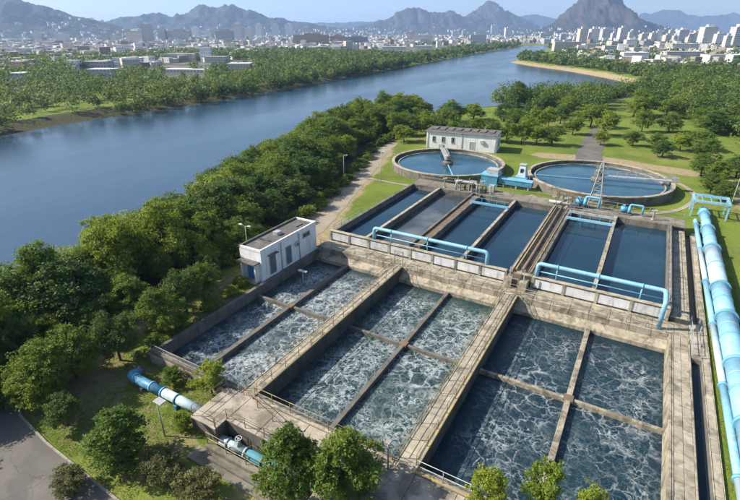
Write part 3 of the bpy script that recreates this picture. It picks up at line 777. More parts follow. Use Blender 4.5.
# cross beams and drives over the rear tanks
def tie(label, x0, x1, y, z, mat):
    t = thing('tie_beam', label, 'beam', ((x0 + x1) / 2, y, ZR))
    MB().bar((x0, y, z), (x1, y, z), 0.3, 0.34).obj('beam', mat, t)
    for x in (x0 + 0.1, x1 - 0.1): MB().box(x - 0.16, y - 0.2, ZR - 0.1, x + 0.16, y + 0.2, z - 0.17).obj('foot', M['steel_grey'], t)
    for k in range(5):
        x = x0 + (x1 - x0) * (k + 0.5) / 5
        MB().bar((x, y, z + 0.17), (x, y, z + 0.9), 0.05).obj('post', mat, t)
    MB().bar((x0, y, z + 0.9), (x1, y, z + 0.9), 0.05).obj('rail', mat, t)
tie('blue tie beam over the middle settling tanks', -23.9, -17.4, 76.0, 3.35, M['pipe_sky'])
tie('pale tie beam over the deep blue tank beside service walkway', -8.4, -1.4, 76.2, 3.35, M['pipe_pale'])
tie('second pale tie beam over the deep blue tank near rear wall', -8.4, -1.4, 79.4, 3.35, M['steel_grey'])

def pump(label, x, y, z, s=1.0, mat='pipe_blue'):
    t = thing('pump', label, 'pump', (x, y, z))
    MB().slab(x - 0.9*s, y - 0.6*s, z, x + 0.9*s, y + 0.6*s, z + 0.25*s).obj('plinth', M['concrete_dark'], t)
    MB().tube([(x - 0.8*s, y, z + 0.8*s), (x + 0.3*s, y, z + 0.8*s)], 0.48*s, 16).obj('motor', M[mat], t)
    MB().tube([(x + 0.3*s, y, z + 0.8*s), (x + 0.75*s, y, z + 0.8*s)], [0.62*s, 0.5*s], 16).obj('volute', M['pipe_sky'], t)
    MB().tube(bend([(x + 0.55*s, y, z + 1.0*s), (x + 0.55*s, y, z + 1.7*s), (x + 2.4*s, y, z + 1.7*s), (x + 2.4*s, y, z + 0.2)], 0.25), 0.17*s, 10).obj('outlet', M['pipe_sky'], t)
    MB().box(x - 0.6*s, y - 0.2*s, z + 1.24*s, x - 0.2*s, y + 0.2*s, z + 1.5*s).obj('terminal_box', M['pipe_sky'], t)
pump('blue pump on the rear deck beside the service walkway', -7.2, 84.2, ZR - 0.2, 1.15)
pump('blue pump on the rear deck behind deep blue tanks divider', -0.4, 84.2, ZR - 0.2, 1.0)

def valve_stand(label, x, y, z, seed):
    r = random.Random(seed)
    t = thing('valve_stand', label, 'valve stand', (x, y, z), 'valve stands')
    h = r.uniform(1.3, 1.9)
    MB().lathe([(0.0, 0), (0.3, 0), (0.3, 0.12), (0.14, 0.2), (0.1, h), (0.0, h)], 10, (x, y, z), False).obj('pedestal', M['rail_steel'], t)
    MB().lathe([(0.34, h - 0.03), (0.42, h - 0.03), (0.42, h + 0.04), (0.34, h + 0.04)], 14, (x, y, z)).obj('handwheel', M['steel_grey'], t)
    MB().bar((x - 0.38, y, z + h), (x + 0.38, y, z + h), 0.06).obj('spoke', M['steel_grey'], t)
    MB().bar((x, y - 0.38, z + h), (x, y + 0.38, z + h), 0.06).obj('spoke', M['steel_grey'], t)
k = 0
for (x, y) in ((-31.4, 82.9), (-29.6, 84.3), (-28.3, 82.8), (-27.0, 84.6), (-26.1, 83.0), (-24.9, 82.7), (-24.6, 84.8), (-22.6, 83.4), (-11.4, 83.2), (-10.2, 84.6), (-9.2, 82.9), (3.6, 83.4)):
    valve_stand('grey handwheel valve stand on the rear deck', x, y, ZR - 0.2, k); k += 1
# pipe headers and cabinet at the head of the grated channel
hd = thing('pipe_manifold', 'weathered pipe manifold at the head of grated channel', 'manifold', (-26, 80, ZR))
MB().tube(bend([(-29, 82.7, 2.9), (-29, 82.7, 4.6), (-25, 82.7, 4.6), (-25, 82.7, 2.9)], 0.4), 0.22, 10).obj('pipe', M['steel_grey'], hd)
MB().tube(bend([(-27.6, 83.6, 2.9), (-27.6, 83.6, 4.1), (-23.6, 83.6, 4.1), (-23.6, 83.6, 2.9)], 0.4), 0.18, 10).obj('pipe', M['rust'], hd)
MB().box(-26.9, 83.9, 2.8, -25.7, 84.7, 4.5).obj('cabinet', M['concrete_ledge'], hd)
MB().box(-23.4, 84.6, 2.8, -22.4, 85.4, 4.1).obj('cabinet', M['steel_grey'], hd)
for x in (-28.6, -26.4, -24.4): MB().bar((x, 82.2, 2.8), (x, 82.2, 5.6), 0.09).obj('mast', M['steel_grey'], hd)
hd2 = thing('pipe_manifold', 'weathered frame and pipes at far end of service walkway', 'manifold', (-10, 82, ZR))
for x in (-11, -8.6):
    for y in (82.4, 84.2): MB().bar((x, y, 2.8), (x, y, 5.0), 0.12).obj('post', M['rust'], hd2)
    MB().bar((x, 82.4, 5.0), (x, 84.2, 5.0), 0.12).obj('beam', M['rust'], hd2)
for y in (82.4, 84.2): MB().bar((-11.06, y, 5.06), (-8.54, y, 5.06), 0.12).obj('beam', M['rust'], hd2)
MB().box(-10.6, 83.0, 2.8, -9.2, 84.0, 4.2).obj('cabinet', M['concrete_ledge'], hd2)
MB().tube([(-12.2, 83.0, 3.4), (-7.4, 83.0, 3.4)], 0.25, 10).obj('pipe', M['steel_grey'], hd2)
# clutter where the service walkway meets the end wall
jb = thing('junction_box', 'concrete sluice block where walkway meets the end wall', 'sluice', (-10, 53, ZT))
MB().slab(-11.2, 52.4, ZT + 0.01, -10.5, 53.6, 2.9).obj('block', M['concrete_ledge'], jb)
MB().slab(-9.6, 52.4, ZT + 0.01, -8.7, 53.6, 2.6).obj('block', M['concrete_ledge'], jb)
MB().slab(-10.49, 53.0, ZT + 0.01, -9.61, 53.2, 3.3).obj('gate_plate', M['rust'], jb)
for x in (-10.9, -9.2): MB().bar((x, 53.0, 2.6), (x, 53.0, 4.1), 0.1).obj('spindle', M['steel_grey'], jb)

# ------------------------------------------------------------------ round clarifiers
def clarifier(label, wlabel, cx, cy, R, bridge_az, drive):
    z0 = 0.7; rim = 2.55; wl = 1.75
    t = thing('clarifier', label, 'clarifier', (cx, cy, z0), 'round clarifiers')
    MB().lathe([(R, -0.8), (R, rim - z0), (R - 0.45, rim - z0), (R - 0.45, -0.8)], 96, (cx, cy, z0)).obj('outer_wall', M['concrete_wall'], t)
    MB().lathe([(R + 0.08, rim - z0 - 0.16), (R + 0.08, rim - z0 + 0.03), (R - 0.55, rim - z0 + 0.03), (R - 0.55, rim - z0 - 0.16)], 96, (cx, cy, z0)).obj('coping', M['concrete'], t)
    MB().lathe([(R - 1.35, 0.2), (R - 1.35, wl - z0 + 0.22), (R - 1.6, wl - z0 + 0.22), (R - 1.6, 0.2)], 96, (cx, cy, z0)).obj('weir_ring', M['concrete_ledge'], t)
    MB().lathe([(0.0, 0), (1.3, 0), (1.3, 1.5), (0.9, 1.8), (0.0, 1.8)], 24, (cx, cy, z0), False).obj('centre_column', M['concrete_dark'], t)
    c, s = math.cos(bridge_az), math.sin(bridge_az)
    ex, ey = cx + c * (R + 0.2), cy + s * (R + 0.2)
    br = MB().bar((cx, cy, rim + 0.2), (ex, ey, rim + 0.2), 1.1, 0.2).obj('bridge', M['steel_grey'], t)
    for sd in (-0.5, 0.5):
        ox, oy = -s * sd, c * sd
        MB().bar((cx + ox, cy + oy, rim + 1.2), (ex + ox, ey + oy, rim + 1.2), 0.07).obj('handrail', M['steel_grey'], br)
        MB().bar((cx + ox, cy + oy, rim + 0.75), (ex + ox, ey + oy, rim + 0.75), 0.05).obj('handrail', M['steel_grey'], br)
        for k in range(9):
            q = k / 8
            px, py = cx + (ex - cx) * q + ox, cy + (ey - cy) * q + oy
            MB().bar((px, py, rim + 0.3), (px, py, rim + 1.2), 0.06).obj('post', M['steel_grey'], br)
    MB().box(ex - 0.6, ey - 0.6, rim + 0.04, ex + 0.6, ey + 0.6, rim + 0.9).obj('drive_unit', M['rail_steel'], t)
    MB().lathe([(0, 0.0), (0.8, 0.0), (0.8, 0.9), (0.3, 1.3), (0, 1.3)], 14, (cx, cy, rim + 0.3), False).obj('centre_drive', M[drive], t)
    MB().bar((cx, cy, wl + 0.12), (cx - c * (R - 1.8), cy - s * (R - 1.8), wl + 0.12), 0.18, 0.14).obj('scraper_arm', M['pipe_pale'], t)
    tag(MB().disc((cx, cy, wl), R - 0.4, 96).obj('water', M['clarifier_water']), wlabel, kind='structure')
    return t
clarifier('smaller round clarifier in front of the white building', 'blue water in the smaller clarifier', -39.0, 103.8, 12.9, math.radians(118), 'rail_steel')
clarifier('larger round clarifier beside the lattice mast', 'deep blue water in the larger clarifier', -7.0, 107.0, 13.9, math.radians(12), 'concrete_dark')

# lattice mast
lm = thing('lattice_mast', 'slim steel lattice mast beside larger clarifier', 'mast', (-5.6, 92.4, 0.7))
def lat(q, s): 
    w = 1.15 * (1 - q) + 0.18 * q
    return Vector((-5.6 + s[0] * w, 91.4 + s[1] * w, 0.7 + 8.2 * q))
C4 = ((-1, -1), (1, -1), (1, 1), (-1, 1))
for s in C4: MB().bar(lat(0, s), lat(1, s), 0.12).obj('leg', M['steel_grey'], lm)
for k in range(7):
    for i in range(4):
        a, b = C4[i], C4[(i + 1) % 4]
        MB().bar(lat(k / 7, a), lat((k + 1) / 7, b), 0.07).obj('brace', M['steel_grey'], lm)
        MB().bar(lat((k + 1) / 7, a), lat((k + 1) / 7, b), 0.07).obj('brace', M['steel_grey'], lm)
MB().bar((-5.6, 91.4, 8.9), (-5.6, 91.4, 10.2), 0.08).obj('finial', M['steel_grey'], lm)
MB().bar((-6.6, 91.4, 8.2), (-4.6, 91.4, 8.2), 0.1).obj('arm', M['steel_grey'], lm)

# blue dosing unit between the clarifiers
bu = thing('dosing_unit', 'blue dosing tank with long blue trough between the clarifiers', 'dosing unit', (-24, 97, 0.8))
X0, Y0 = -28.0, 94.6
MB().slab(X0, Y0, 0.75, X0 + 3.4, Y0 + 3.0, 2.9).obj('tank', M['pipe_blue'], bu)
MB().slab(X0 - 0.12, Y0 - 0.12, 2.902, X0 + 3.52, Y0 + 3.12, 3.2).obj('tank_rim', M['pipe_sky'], bu)
MB().slab(X0 + 0.9, Y0 + 0.5, 3.202, X0 + 3.3, Y0 + 2.6, 4.2).obj('housing', M['steel_grey'], bu)
MB().slab(X0 + 3.53, Y0 + 0.5, 1.5, X0 + 10.2, Y0 + 2.2, 2.5).obj('trough', M['pipe_blue'], bu)
MB().slab(X0 + 3.53, Y0 + 0.4, 2.502, X0 + 10.3, Y0 + 2.3, 2.62).obj('trough_lid', M['pipe_sky'], bu)
for x in (X0 + 4.6, X0 + 7.2, X0 + 9.6): MB().box(x - 0.15, Y0 + 0.6, 0.7, x + 0.15, Y0 + 2.1, 1.498).obj('leg', M['steel_grey'], bu)
ks = thing('control_kiosk', 'small white tower kiosk behind the blue trough', 'kiosk', (-20.6, 98.6, 0.8))
MB().slab(-21.9, 98.0, 0.7, -19.4, 100.2, 2.6).obj('base', M['pipe_sky'], ks)
MB().add([(-21.5, 98.1, 2.602), (-19.8, 98.1, 2.602), (-19.8, 99.9, 2.602), (-21.5, 99.9, 2.602), (-21.2, 98.5, 5.0), (-20.1, 98.5, 5.0), (-20.1, 99.6, 5.0), (-21.2, 99.6, 5.0)],
         [(0,3,2,1),(4,5,6,7),(0,1,5,4),(1,2,6,5),(2,3,7,6),(3,0,4,7)]).obj('tower', M['kiosk'], ks)
MB().slab(-21.35, 98.35, 5.002, -19.95, 99.75, 5.16).obj('cap', M['steel_grey'], ks)
MB().box(-21.0, 98.24, 3.4, -20.4, 98.36, 4.3).obj('louvre', M['glass_dark'], ks)

# ------------------------------------------------------------------ buildings of the plant
def opening(parent, axis, c, u0, u1, z0, z1, frame_m, leaf_m, name, out=-1):
    """door or window on a wall lying at x=c (axis 'x') or y=c (axis 'y'); out = side it faces"""
    def bx(u_0, u_1, z_0, z_1, d0, d1):
        m = MB(); d0, d1 = sorted((c + out * d0, c + out * d1))
        return m.box(d0, u_0, z_0, d1, u_1, z_1) if axis == 'x' else m.box(u_0, d0, z_0, u_1, d1, z_1)
    p = bx(u0, u1, z0, z1, -0.1, 0.02).obj(name, M[leaf_m], parent)
    for a, b, e, f in ((u0 - 0.1, u0, z0, z1), (u1, u1 + 0.1, z0, z1), (u0 - 0.1, u1 + 0.1, z1, z1 + 0.12)):
        bx(a, b, e, f, -0.02, 0.07).obj('frame', M[frame_m], p)
    if name == 'window': bx(u0 - 0.15, u1 + 0.15, z0 - 0.12, z0, -0.02, 0.14).obj('sill', M['concrete'], p)
    if name == 'window': bx((u0 + u1) / 2 - 0.03, (u0 + u1) / 2 + 0.03, z0, z1, 0.021, 0.06).obj('mullion', M[frame_m], p)
    return p
ph = thing('pump_house', 'long white pump house with flat grey roof beside foaming basin', 'building', (-40, 45, 0.8))
HX0, HX1, HY0, HY1, HZ = -42.0, -38.47, 39.4, 51.0, 5.0
MB().box(HX0, HY0, 0.3, HX1, HY1, HZ).obj('wall', M['white_wall'], ph)
rf = MB().box(HX0 + 0.25, HY0 + 0.25, HZ + 0.001, HX1 - 0.2, HY1 - 0.25, HZ + 0.1).obj('roof', M['roof'], ph)
for a in ((HX0 - 0.05, HY0 - 0.05, HX0 + 0.2, HY1 + 0.05), (HX1 - 0.15, HY0 - 0.05, HX1 + 0.06, HY1 + 0.05)):
    MB().box(a[0], a[1], HZ + 0.002, a[2], a[3], HZ + 0.32).obj('parapet', M['white_wall'] if a[0] > -40 else M['roof'], rf)
for y in (HY0 - 0.05, HY1 - 0.2): MB().box(HX0 + 0.201, y, HZ + 0.002, HX1 - 0.151, y + 0.25, HZ + 0.3).obj('parapet', M['white_wall'], rf)
opening(ph, 'x', HX1, 40.9, 42.0, 1.3, 3.9, 'steel_grey', 'door_grey', 'door', 1)
opening(ph, 'x', HX1, 44.2, 45.2, 1.3, 3.8, 'steel_grey', 'door_grey', 'door', 1)
opening(ph, 'x', HX1, 48.0, 49.4, 3.9, 4.4, 'steel_grey', 'glass_dark', 'window', 1)
MB().box(HX1, 40.6, 4.05, HX1 + 0.5, 42.3, 4.15).obj('door_canopy', M['concrete_dark'], ph)
# shallow porch at its short end
for x in (HX0 + 0.55, HX1 - 0.75):
    MB().box(x, 38.75, 0.3, x + 0.22, 39.398, 3.5).obj('porch_pier', M['white_wall'], ph)
MB().slab(HX0 + 0.25, 38.35, 3.501, HX1 - 0.25, 39.39, 3.66).obj('porch_roof', M['concrete_dark'], ph)
MB().slab(HX0 + 0.4, 38.4, 0.3, HX1 - 0.4, 39.395, 0.95).obj('doorstep', M['concrete'], ph)
opening(ph, 'y', HY0, -40.9, -39.5, 0.9, 3.2, 'white_panel', 'door_blue', 'door', -1)

for y in (43.2, 47.0): MB().tube([(HX1 + 0.09, y, 0.9), (HX1 + 0.09, y, HZ - 0.1)], 0.055, 8).obj('drainpipe', M['steel_grey'], ph)
ac = MB().slab(HX1 + 0.02, 46.0, 3.3, HX1 + 0.4, 46.8, 3.9).obj('air_conditioner', M['white_panel'], ph)
MB().box(HX1 + 0.401, 46.1, 3.38, HX1 + 0.42, 46.6, 3.82).obj('grille', M['door_grey'], ac)
MB().box(HX0 + 1.2, 44.5, HZ + 0.101, HX0 + 2.0, 45.4, HZ + 0.55).obj('roof_vent', M['steel_grey'], rf)
MB().box(HX0 + 1.4, 48.2, HZ + 0.101, HX0 + 2.3, 49.6, HZ + 0.22).obj('roof_hatch', M['concrete_dark'], rf)
wb = thing('filter_house', 'long low white building with dark roof behind smaller clarifier', 'building', (0, 0, 0))
MB().box(0, 0, 0, 19, 6.6, 4.5).obj('wall', M['white_wall'], wb)
r2 = MB().slab(-0.25, -0.25, 4.501, 19.25, 6.85, 4.8).obj('roof', M['roof'], wb)
for k in range(8): MB().box(1.0 + k * 2.2, 1.5, 4.801, 2.4 + k * 2.2, 5.2, 5.02).obj('roof_panel', M['concrete_dark'], r2)
for k in range(3): opening(wb, 'y', 0.0, 1.8 + k * 2.6, 2.5 + k * 2.6, 1.9, 3.2, 'steel_grey', 'glass_dark', 'window', -1)
opening(wb, 'y', 0.0, 12.0, 13.2, 0.1, 2.4, 'white_panel', 'steel_grey', 'door', -1)
opening(wb, 'x', 19.0, 2.6, 4.0, 1.4, 3.2, 'steel_grey', 'glass_dark', 'window', 1)
for x in (0.4, 9.8, 18.6): MB().tube([(x, -0.09, 0.0), (x, -0.09, 4.45)], 0.06, 8).obj('drainpipe', M['steel_grey'], wb)
MB().bar((-0.1, -0.33, 4.62), (19.1, -0.33, 4.62), 0.14).obj('gutter', M['steel_grey'], r2)
MB().slab(14.6, -0.42, 2.4, 15.6, -0.02, 3.1).obj('air_conditioner', M['white_panel'], wb)
wb.location = (-52.2, 121.4, 0.75); wb.rotation_euler.z = math.radians(8)

# ------------------------------------------------------------------ the pipes at the sides
bp = thing('main_pipe', 'very thick pale blue water main on the grass', 'pipe', (11.2, 60, 1.2))
PZm = 2.25
def pmx(y): return 11.95 - 0.0095 * y
def psx(y): return 10.98 - 0.0125 * y
secs = [(10, 24), (24, 38.5), (38.5, 47), (47, 56), (56, 63.5), (63.5, 76), (76, 84.5), (84.5, 92)]
for k, (a, b) in enumerate(secs):
    rr = 0.92 if k < 6 else (0.80 if k == 6 else 0.66)
    def ring_(y, half, r, nm, mt): MB().tube([(pmx(y - half), y - half, PZm), (pmx(y + half), y + half, PZm)], r, 28).obj(nm, M[mt], bp)
    ring_((a + b) / 2, (b - a) / 2 - 0.02, rr, 'section', 'pipe_white' if k == 5 else 'pipe_pale')
    ring_(b, 0.18, rr + 0.17, 'flange', 'pipe_sky')
    y = (a + b) / 2
    ring_(y, 0.12, rr + 0.05, 'band', 'pipe_sky')
    for q in (0.25, 0.75): ring_(a + (b - a) * q, 0.03, rr + 0.012, 'weld_seam', 'pipe_grey')
    MB().box(pmx(y) - 0.85, y - 0.35, 0.9, pmx(y) + 0.85, y + 0.35, 1.62).obj('cradle', M['concrete'], bp)
xe = pmx(92)
MB().tube(bend([(xe, 92.0, PZm), (xe, 95.5, PZm), (xe, 95.5, 0.6)], 1.2, 8), 0.66, 24).obj('elbow', M['pipe_sky'], bp)
sp = thing('side_pipe', 'thinner grey blue pipe running beside the thick main', 'pipe', (10.2, 60, 1.2))
for k, (a, b) in enumerate([(10, 22), (22, 33), (33, 44), (44, 55), (55, 66), (66, 77), (77, 88)]):
    MB().tube([(psx(a), a + 0.01, 1.66), (psx(b), b - 0.01, 1.66)], 0.31, 18).obj('section', M['pipe_grey'] if k % 2 else M['pipe_pale'], sp)
    MB().tube([(psx(b), b - 0.14, 1.66), (psx(b), b + 0.14, 1.66)], 0.42, 18).obj('flange', M['pipe_sky'], sp)
    MB().box(psx(a) - 0.22, a + 4.8, 1.0, psx(a) + 0.12, a + 5.1, 1.4).obj('cradle', M['concrete'], sp)
xe = psx(88)
MB().tube(bend([(xe, 88, 1.66), (xe, 90.6, 1.66), (xe, 90.6, 0.8)], 0.5), 0.30, 16).obj('elbow', M['pipe_pale'], sp)
pf = thing('gantry', 'pale blue portal frame over the end of thick main', 'frame', (11.5, 96, 0.9))
FX0, FX1, FY0, FY1, FZ = 9.3, 14.3, 93.6, 97.4, 4.0
for x in (FX0, FX1):
    for y in (FY0, FY1): MB().bar((x, y, 0.7), (x, y, FZ - 0.15), 0.22).obj('post', M['pipe_pale'], pf)
    MB().bar((x, FY0, FZ), (x, FY1, FZ), 0.3, 0.3).obj('beam', M['pipe_pale'], pf)
for y in (FY0 - 0.1, FY1 + 0.1): MB().bar((FX0 - 0.15, y, FZ + 0.02), (FX1 + 0.15, y, FZ + 0.02), 0.3, 0.35).obj('beam', M['pipe_pale'], pf)
for k in range(3): MB().bar((FX0 + 1.2 + k * 1.3, FY0, FZ - 0.02), (FX0 + 1.2 + k * 1.3, FY1, FZ - 0.02), 0.12).obj('crossbar', M['pipe_sky'], pf)
for k in range(2): MB().bar((FX0, FY0 + 1.2 + k * 1.4, FZ + 0.5), (FX1, FY0 + 1.2 + k * 1.4, FZ + 0.5), 0.06).obj('rail', M['pipe_sky'], pf)

lp = thing('inlet_pipe', 'pipe with deep blue and white sections entering under the plaza', 'pipe', (-33, 19.5, 0))
ZP = 0.85
MB().tube(bend([(-37.2, 20.5, ZP - 0.35), (-37.2, 19.4, ZP), (-36.2, 19.4, ZP)], 0.7), 0.38, 20).obj('elbow', M['pipe_blue'], lp)
MB().tube([(-36.2, 19.4, ZP), (-32.4, 19.45, ZP)], 0.42, 22).obj('blue_section', M['pipe_blue'], lp)
MB().tube([(-32.38, 19.45, ZP), (-27.2, 19.5, ZP)], 0.415, 22).obj('white_section', M['pipe_white'], lp)
for x in (-36.2, -33.9, -32.4, -30.6): MB().tube([(x - 0.08, 19.45, ZP), (x + 0.08, 19.45, ZP)], 0.48, 22).obj('flange', M['pipe_sky'] if x < -31 else M['pipe_teal'], lp)
for x in (-35.2, -30.6): MB().box(x - 0.18, 19.0, -0.1, x + 0.18, 19.9, 0.4).obj('cradle', M['pipe_teal'] if x > -31 else M['concrete_dark'], lp)

# ------------------------------------------------------------------ lamp posts and poles
def lamp(label, x, y, h, heads=1, mat='steel_grey', box=False):
    z = gh(x, y)
    t = thing('lamp_post', label, 'lamp post', (x, y, z), 'lamp posts')
    MB().tube([(x, y, z - 0.1), (x, y, z + h)], [0.07, 0.04], 8).obj('pole', M[mat], t)
    for k in range(heads):
        s = 1 if k == 0 else -1
        MB().tube([(x, y, z + h - 0.05), (x + 0.75 * s, y + 0.1, z + h + 0.12)], 0.035, 6).obj('arm', M[mat], t)
        if box: MB().slab(x + 0.3 * s - 0.4, y - 0.25, z + h + 0.14, x + 0.3 * s + 0.5, y + 0.35, z + h + 0.24).obj('lamp_head', M['steel_grey'], t)
        else: MB().slab(x + 0.75 * s - 0.3, y - 0.08, z + h + 0.06, x + 0.75 * s + 0.2, y + 0.16, z + h + 0.16).obj('lamp_head', M['white_panel'], t)
    return t
lamp('short lamp post with flat square head on grass below white pipe', -28.9, 16.6, 3.6, 1, 'steel_grey', True)
lamp('tall white lamp post on lawn by murky tank corner', -47.0, 86, 6.5, 1, 'white_panel')
lamp('slim grey lamp post behind the pump house porch', -42.7, 41.5, 6.2, 2)
lamp('tall slim lamp post beside the blue portal frame', 14.6, 95, 7.0, 1)
lamp('lamp post with short arm at the edge of the riverside path', -55.0, 84, 5.2, 1)
bl = thing('basin_lamp', 'small twin floodlight on a stub pole in the streaky basin', 'floodlight', (-34.9, 43.0, 0))
MB().tube([(-34.9, 43.0, -0.3), (-34.9, 43.0, 1.7)], 0.06, 8).obj('pole', M['steel_grey'], bl)
for s in (-0.35, 0.35): MB().slab(-34.9 + s - 0.28, 42.85, 1.7, -34.9 + s + 0.28, 43.2, 1.86).obj('lamp_head', M['white_panel'], bl)
po = thing('lamp_post', 'plain dark pole rising from plaza by the central walkway', 'pole', (-10.6, 19.9, ZT))
MB().tube([(-11.05, 21.7, ZT), (-11.05, 21.7, ZT + 2.6)], 0.07, 8).obj('pole', M['rail_steel'], po)
MB().slab(-11.25, 21.5, ZT + 2.6, -10.85, 21.9, ZT + 2.72).obj('cap', M['rail_steel'], po)

# ------------------------------------------------------------------ vegetation
def crown_data(name, seed, nleaf, leaf, R, H, nclump, mat, lo=0.28, cr=(0.24, 0.40), squash=1.0, nspray=260):
    r = np.random.default_rng(seed)
    zc, rz = H * (1 + lo) / 2, H * (1 - lo) / 2
    d = r.normal(size=(nclump, 3)); d /= np.linalg.norm(d, axis=1)[:, None]
    rad = r.uniform(0.25, 1.0, nclump) ** 0.6
    crad = R * r.uniform(cr[0], cr[1], nclump)
    C = d * rad[:, None] * np.array([R, R, rz])
    C *= (1.1 - crad / R * 0.55)[:, None]
    C[:, 0] *= 1 + r.uniform(-.12, .12); C[:, 2] += zc
    C[:, :2] *= (1 - 0.35 * np.clip((C[:, 2] - zc) / rz, 0, 1) * squash)[:, None]
    w = crad ** 2; nsp = np.maximum(4, (nspray * w / w.sum()).astype(int))
    si = np.repeat(np.arange(nclump), nsp); K = len(si)
    u = r.normal(size=(K, 3)); u[:, 2] += 0.45; u /= np.linalg.norm(u, axis=1)[:, None]
    S = C[si] + u * (crad[si] * r.uniform(0.55, 1.12, K))[:, None] * np.array([1, 1, 0.85])
    idx = r.integers(0, K, nleaf); N = nleaf
    sg = (crad[si] * 0.24)[idx][:, None]
    P = S[idx] + r.normal(size=(N, 3)) * sg * np.array([1, 1, 0.6]) + u[idx] * sg * 0.5
    nrm = u[idx] * 0.55 + r.normal(size=(N, 3)) * 0.6 + np.array([0, 0, 0.45]); nrm /= np.linalg.norm(nrm, axis=1)[:, None]
    a = np.cross(nrm, r.normal(size=(N, 3))); a /= np.linalg.norm(a, axis=1)[:, None]
    b = np.cross(nrm, a)
    L = (leaf * r.uniform(0.6, 1.35, N))[:, None]
    V = np.stack([P - a * L, P - b * L * 0.5 + nrm * L * 0.12, P + a * L, P + b * L * 0.5 + nrm * L * 0.12], 1).reshape(-1, 3)
    return fast_mesh(name, V, np.arange(N * 4).reshape(N, 4), mat)

def trunk_data(name, seed, H, r0, R):
    r = random.Random(seed); m = MB()
    top = H * 0.62
    pts = [(0, 0, -0.5)] + [(r.uniform(-.12, .12) * k, r.uniform(-.12, .12) * k, top * k / 4) for k in range(1, 5)]
    m.tube(pts, [r0 * 1.2, r0, r0 * 0.8, r0 * 0.6, r0 * 0.35], 8)
    for k in range(6):
        a = k * 2.4 + r.uniform(-.3, .3); z = H * r.uniform(0.26, 0.5)
        e = (math.cos(a) * R * 0.62, math.sin(a) * R * 0.62, z + H * r.uniform(0.15, 0.3))
        m.tube([(0, 0, z), (e[0] * 0.5, e[1] * 0.5, z + (e[2] - z) * 0.62), e], [r0 * 0.5, r0 * 0.32, r0 * 0.1], 6)
    return m.data(name, M['bark'])

KIND = {}
def kind(key, n, nleaf, leaf, R, H, ncl, mat, **kw):
    KIND[key] = [(crown_data('crown', hash((key, i)) % 9999 if False else sum(map(ord, key)) * 7 + i, nleaf, leaf, R, H, ncl, M[mat], **kw),
                  trunk_data('trunk', i + len(key), H, 0.045 * H * 0.55, R), R, H) for i in range(n)]
kind('wood', 6, 11000, 0.135, 3.1, 8.0, 40, 'leaf', lo=0.10, cr=(0.15, 0.40), nspray=420)
kind('dark', 4, 11000, 0.135, 3.0, 8.0, 38, 'leaf_dark', lo=0.12, cr=(0.15, 0.40), nspray=420)
kind('near', 3, 17000, 0.105, 2.5, 6.0, 44, 'leaf', lo=0.16, cr=(0.2, 0.36), nspray=420)
kind('neardark', 2, 16000, 0.105, 2.5, 6.0, 40, 'leaf_dark', lo=0.16, cr=(0.2, 0.36), nspray=400)
kind('cone', 3, 16000, 0.105, 2.2, 6.0, 46, 'leaf_mid', lo=0.0, cr=(0.2, 0.34), nspray=440, squash=2.1)
kind('bright', 2, 8000, 0.10, 2.0, 4.0, 36, 'leaf_bright', lo=0.05, cr=(0.2, 0.34))
kind('olive', 2, 8000, 0.085, 1.8, 2.6, 34, 'leaf_olive', lo=0.02, cr=(0.2, 0.36))
kind('shrub', 3, 3000, 0.12, 1.5, 1.9, 18, 'leaf', lo=0.0)
kind('park', 4, 5200, 0.22, 3.6, 7.4, 26, 'leaf', lo=0.22)
TREES = []
def tree(key, x, y, H, R=None, label='', group=None, cat='tree', name='tree', z=None, var=None):
    c, t, r0, h0 = KIND[key][rnd.randrange(len(KIND[key])) if var is None else var % len(KIND[key])]
    z = gh(x, y) if z is None else z
    root = thing(name, label, cat, (x, y, z - 0.05), group)
    sz = H / h0; sr = (R / r0) if R else sz * rnd.uniform(0.9, 1.12)
    a = link('trunk', t, root); b = link('crown', c, root)
    for o in (a, b): o.scale = (sr, sr, sz)
    root.rotation_euler.z = rnd.uniform(0, 6.28)
    TREES.append((x, y))
    return root

# single trees near the plant
tree('near', *at(42, 408, 0), 5.4, 2.3, 'round green tree at the corner of asphalt yard kerb')
tree('near', -41.2, 14.6, 6.2, 2.6, 'leafy tree rising behind the corner tree by the yard')
tree('neardark', -36.9, 13.3, 3.2, 1.4, 'small dark tree on grass by the kerb', name='small_tree')
tree('cone', *at(124, 462, 0), 5.2, 2.3, 'conical dark green tree on lawn between yard kerb and inlet pipe')
tree('olive', *at(72, 490, 0), 2.0, 1.3, 'dry olive bush at the kerb of the asphalt yard', cat='bush', name='bush')
for k, (px, py, h, r) in enumerate(((165, 478, 2.4, 1.7), (200, 497, 2.2, 1.6))):
    tree('olive', *at(px, py, 0), h, r, ('large brownish bush on grass below the lamp post', 'low brownish bush between large bush and pit apron')[k], cat='bush', name='bush')
tree('bright', -29.2, 22.0, 3.6, 1.5, 'bright yellow green shrub overhanging the streaky basin end', cat='bush', name='bush', z=0.2)
tree('bright', -28.2, 17.9, 2.0, 0.9, 'small bright bush below the plaza corner', cat='bush', name='bush')
tree('near', -33.4, 21.2, 1.9, 1.0, 'leafy green bush between inlet pipe and streaky basin', cat='bush', name='bush')
tree('cone', *at(284, 431, 6.3), 6.6, 2.2, 'bushy green tree in front of the teal pit pipe')
tree('cone', *at(343, 437, 6.1), 6.4, 2.5, 'bushy green tree in front of plaza beside the pit end')
tree('bright', -15.0, 13.4, 3.0, 1.5, 'low yellowish shrub at the feet of the plaza trees', cat='bush', name='bush')
tree('bright', *at(492, 472, 5.0), 4.3, 1.25, 'light green shrub on plaza edge by the yellow kerb', cat='bush', name='bush', z=0.9)
tree('bright', *at(548, 464, 5.0), 4.4, 1.3, 'light green tree before the divider of the widest basin', z=0.9)
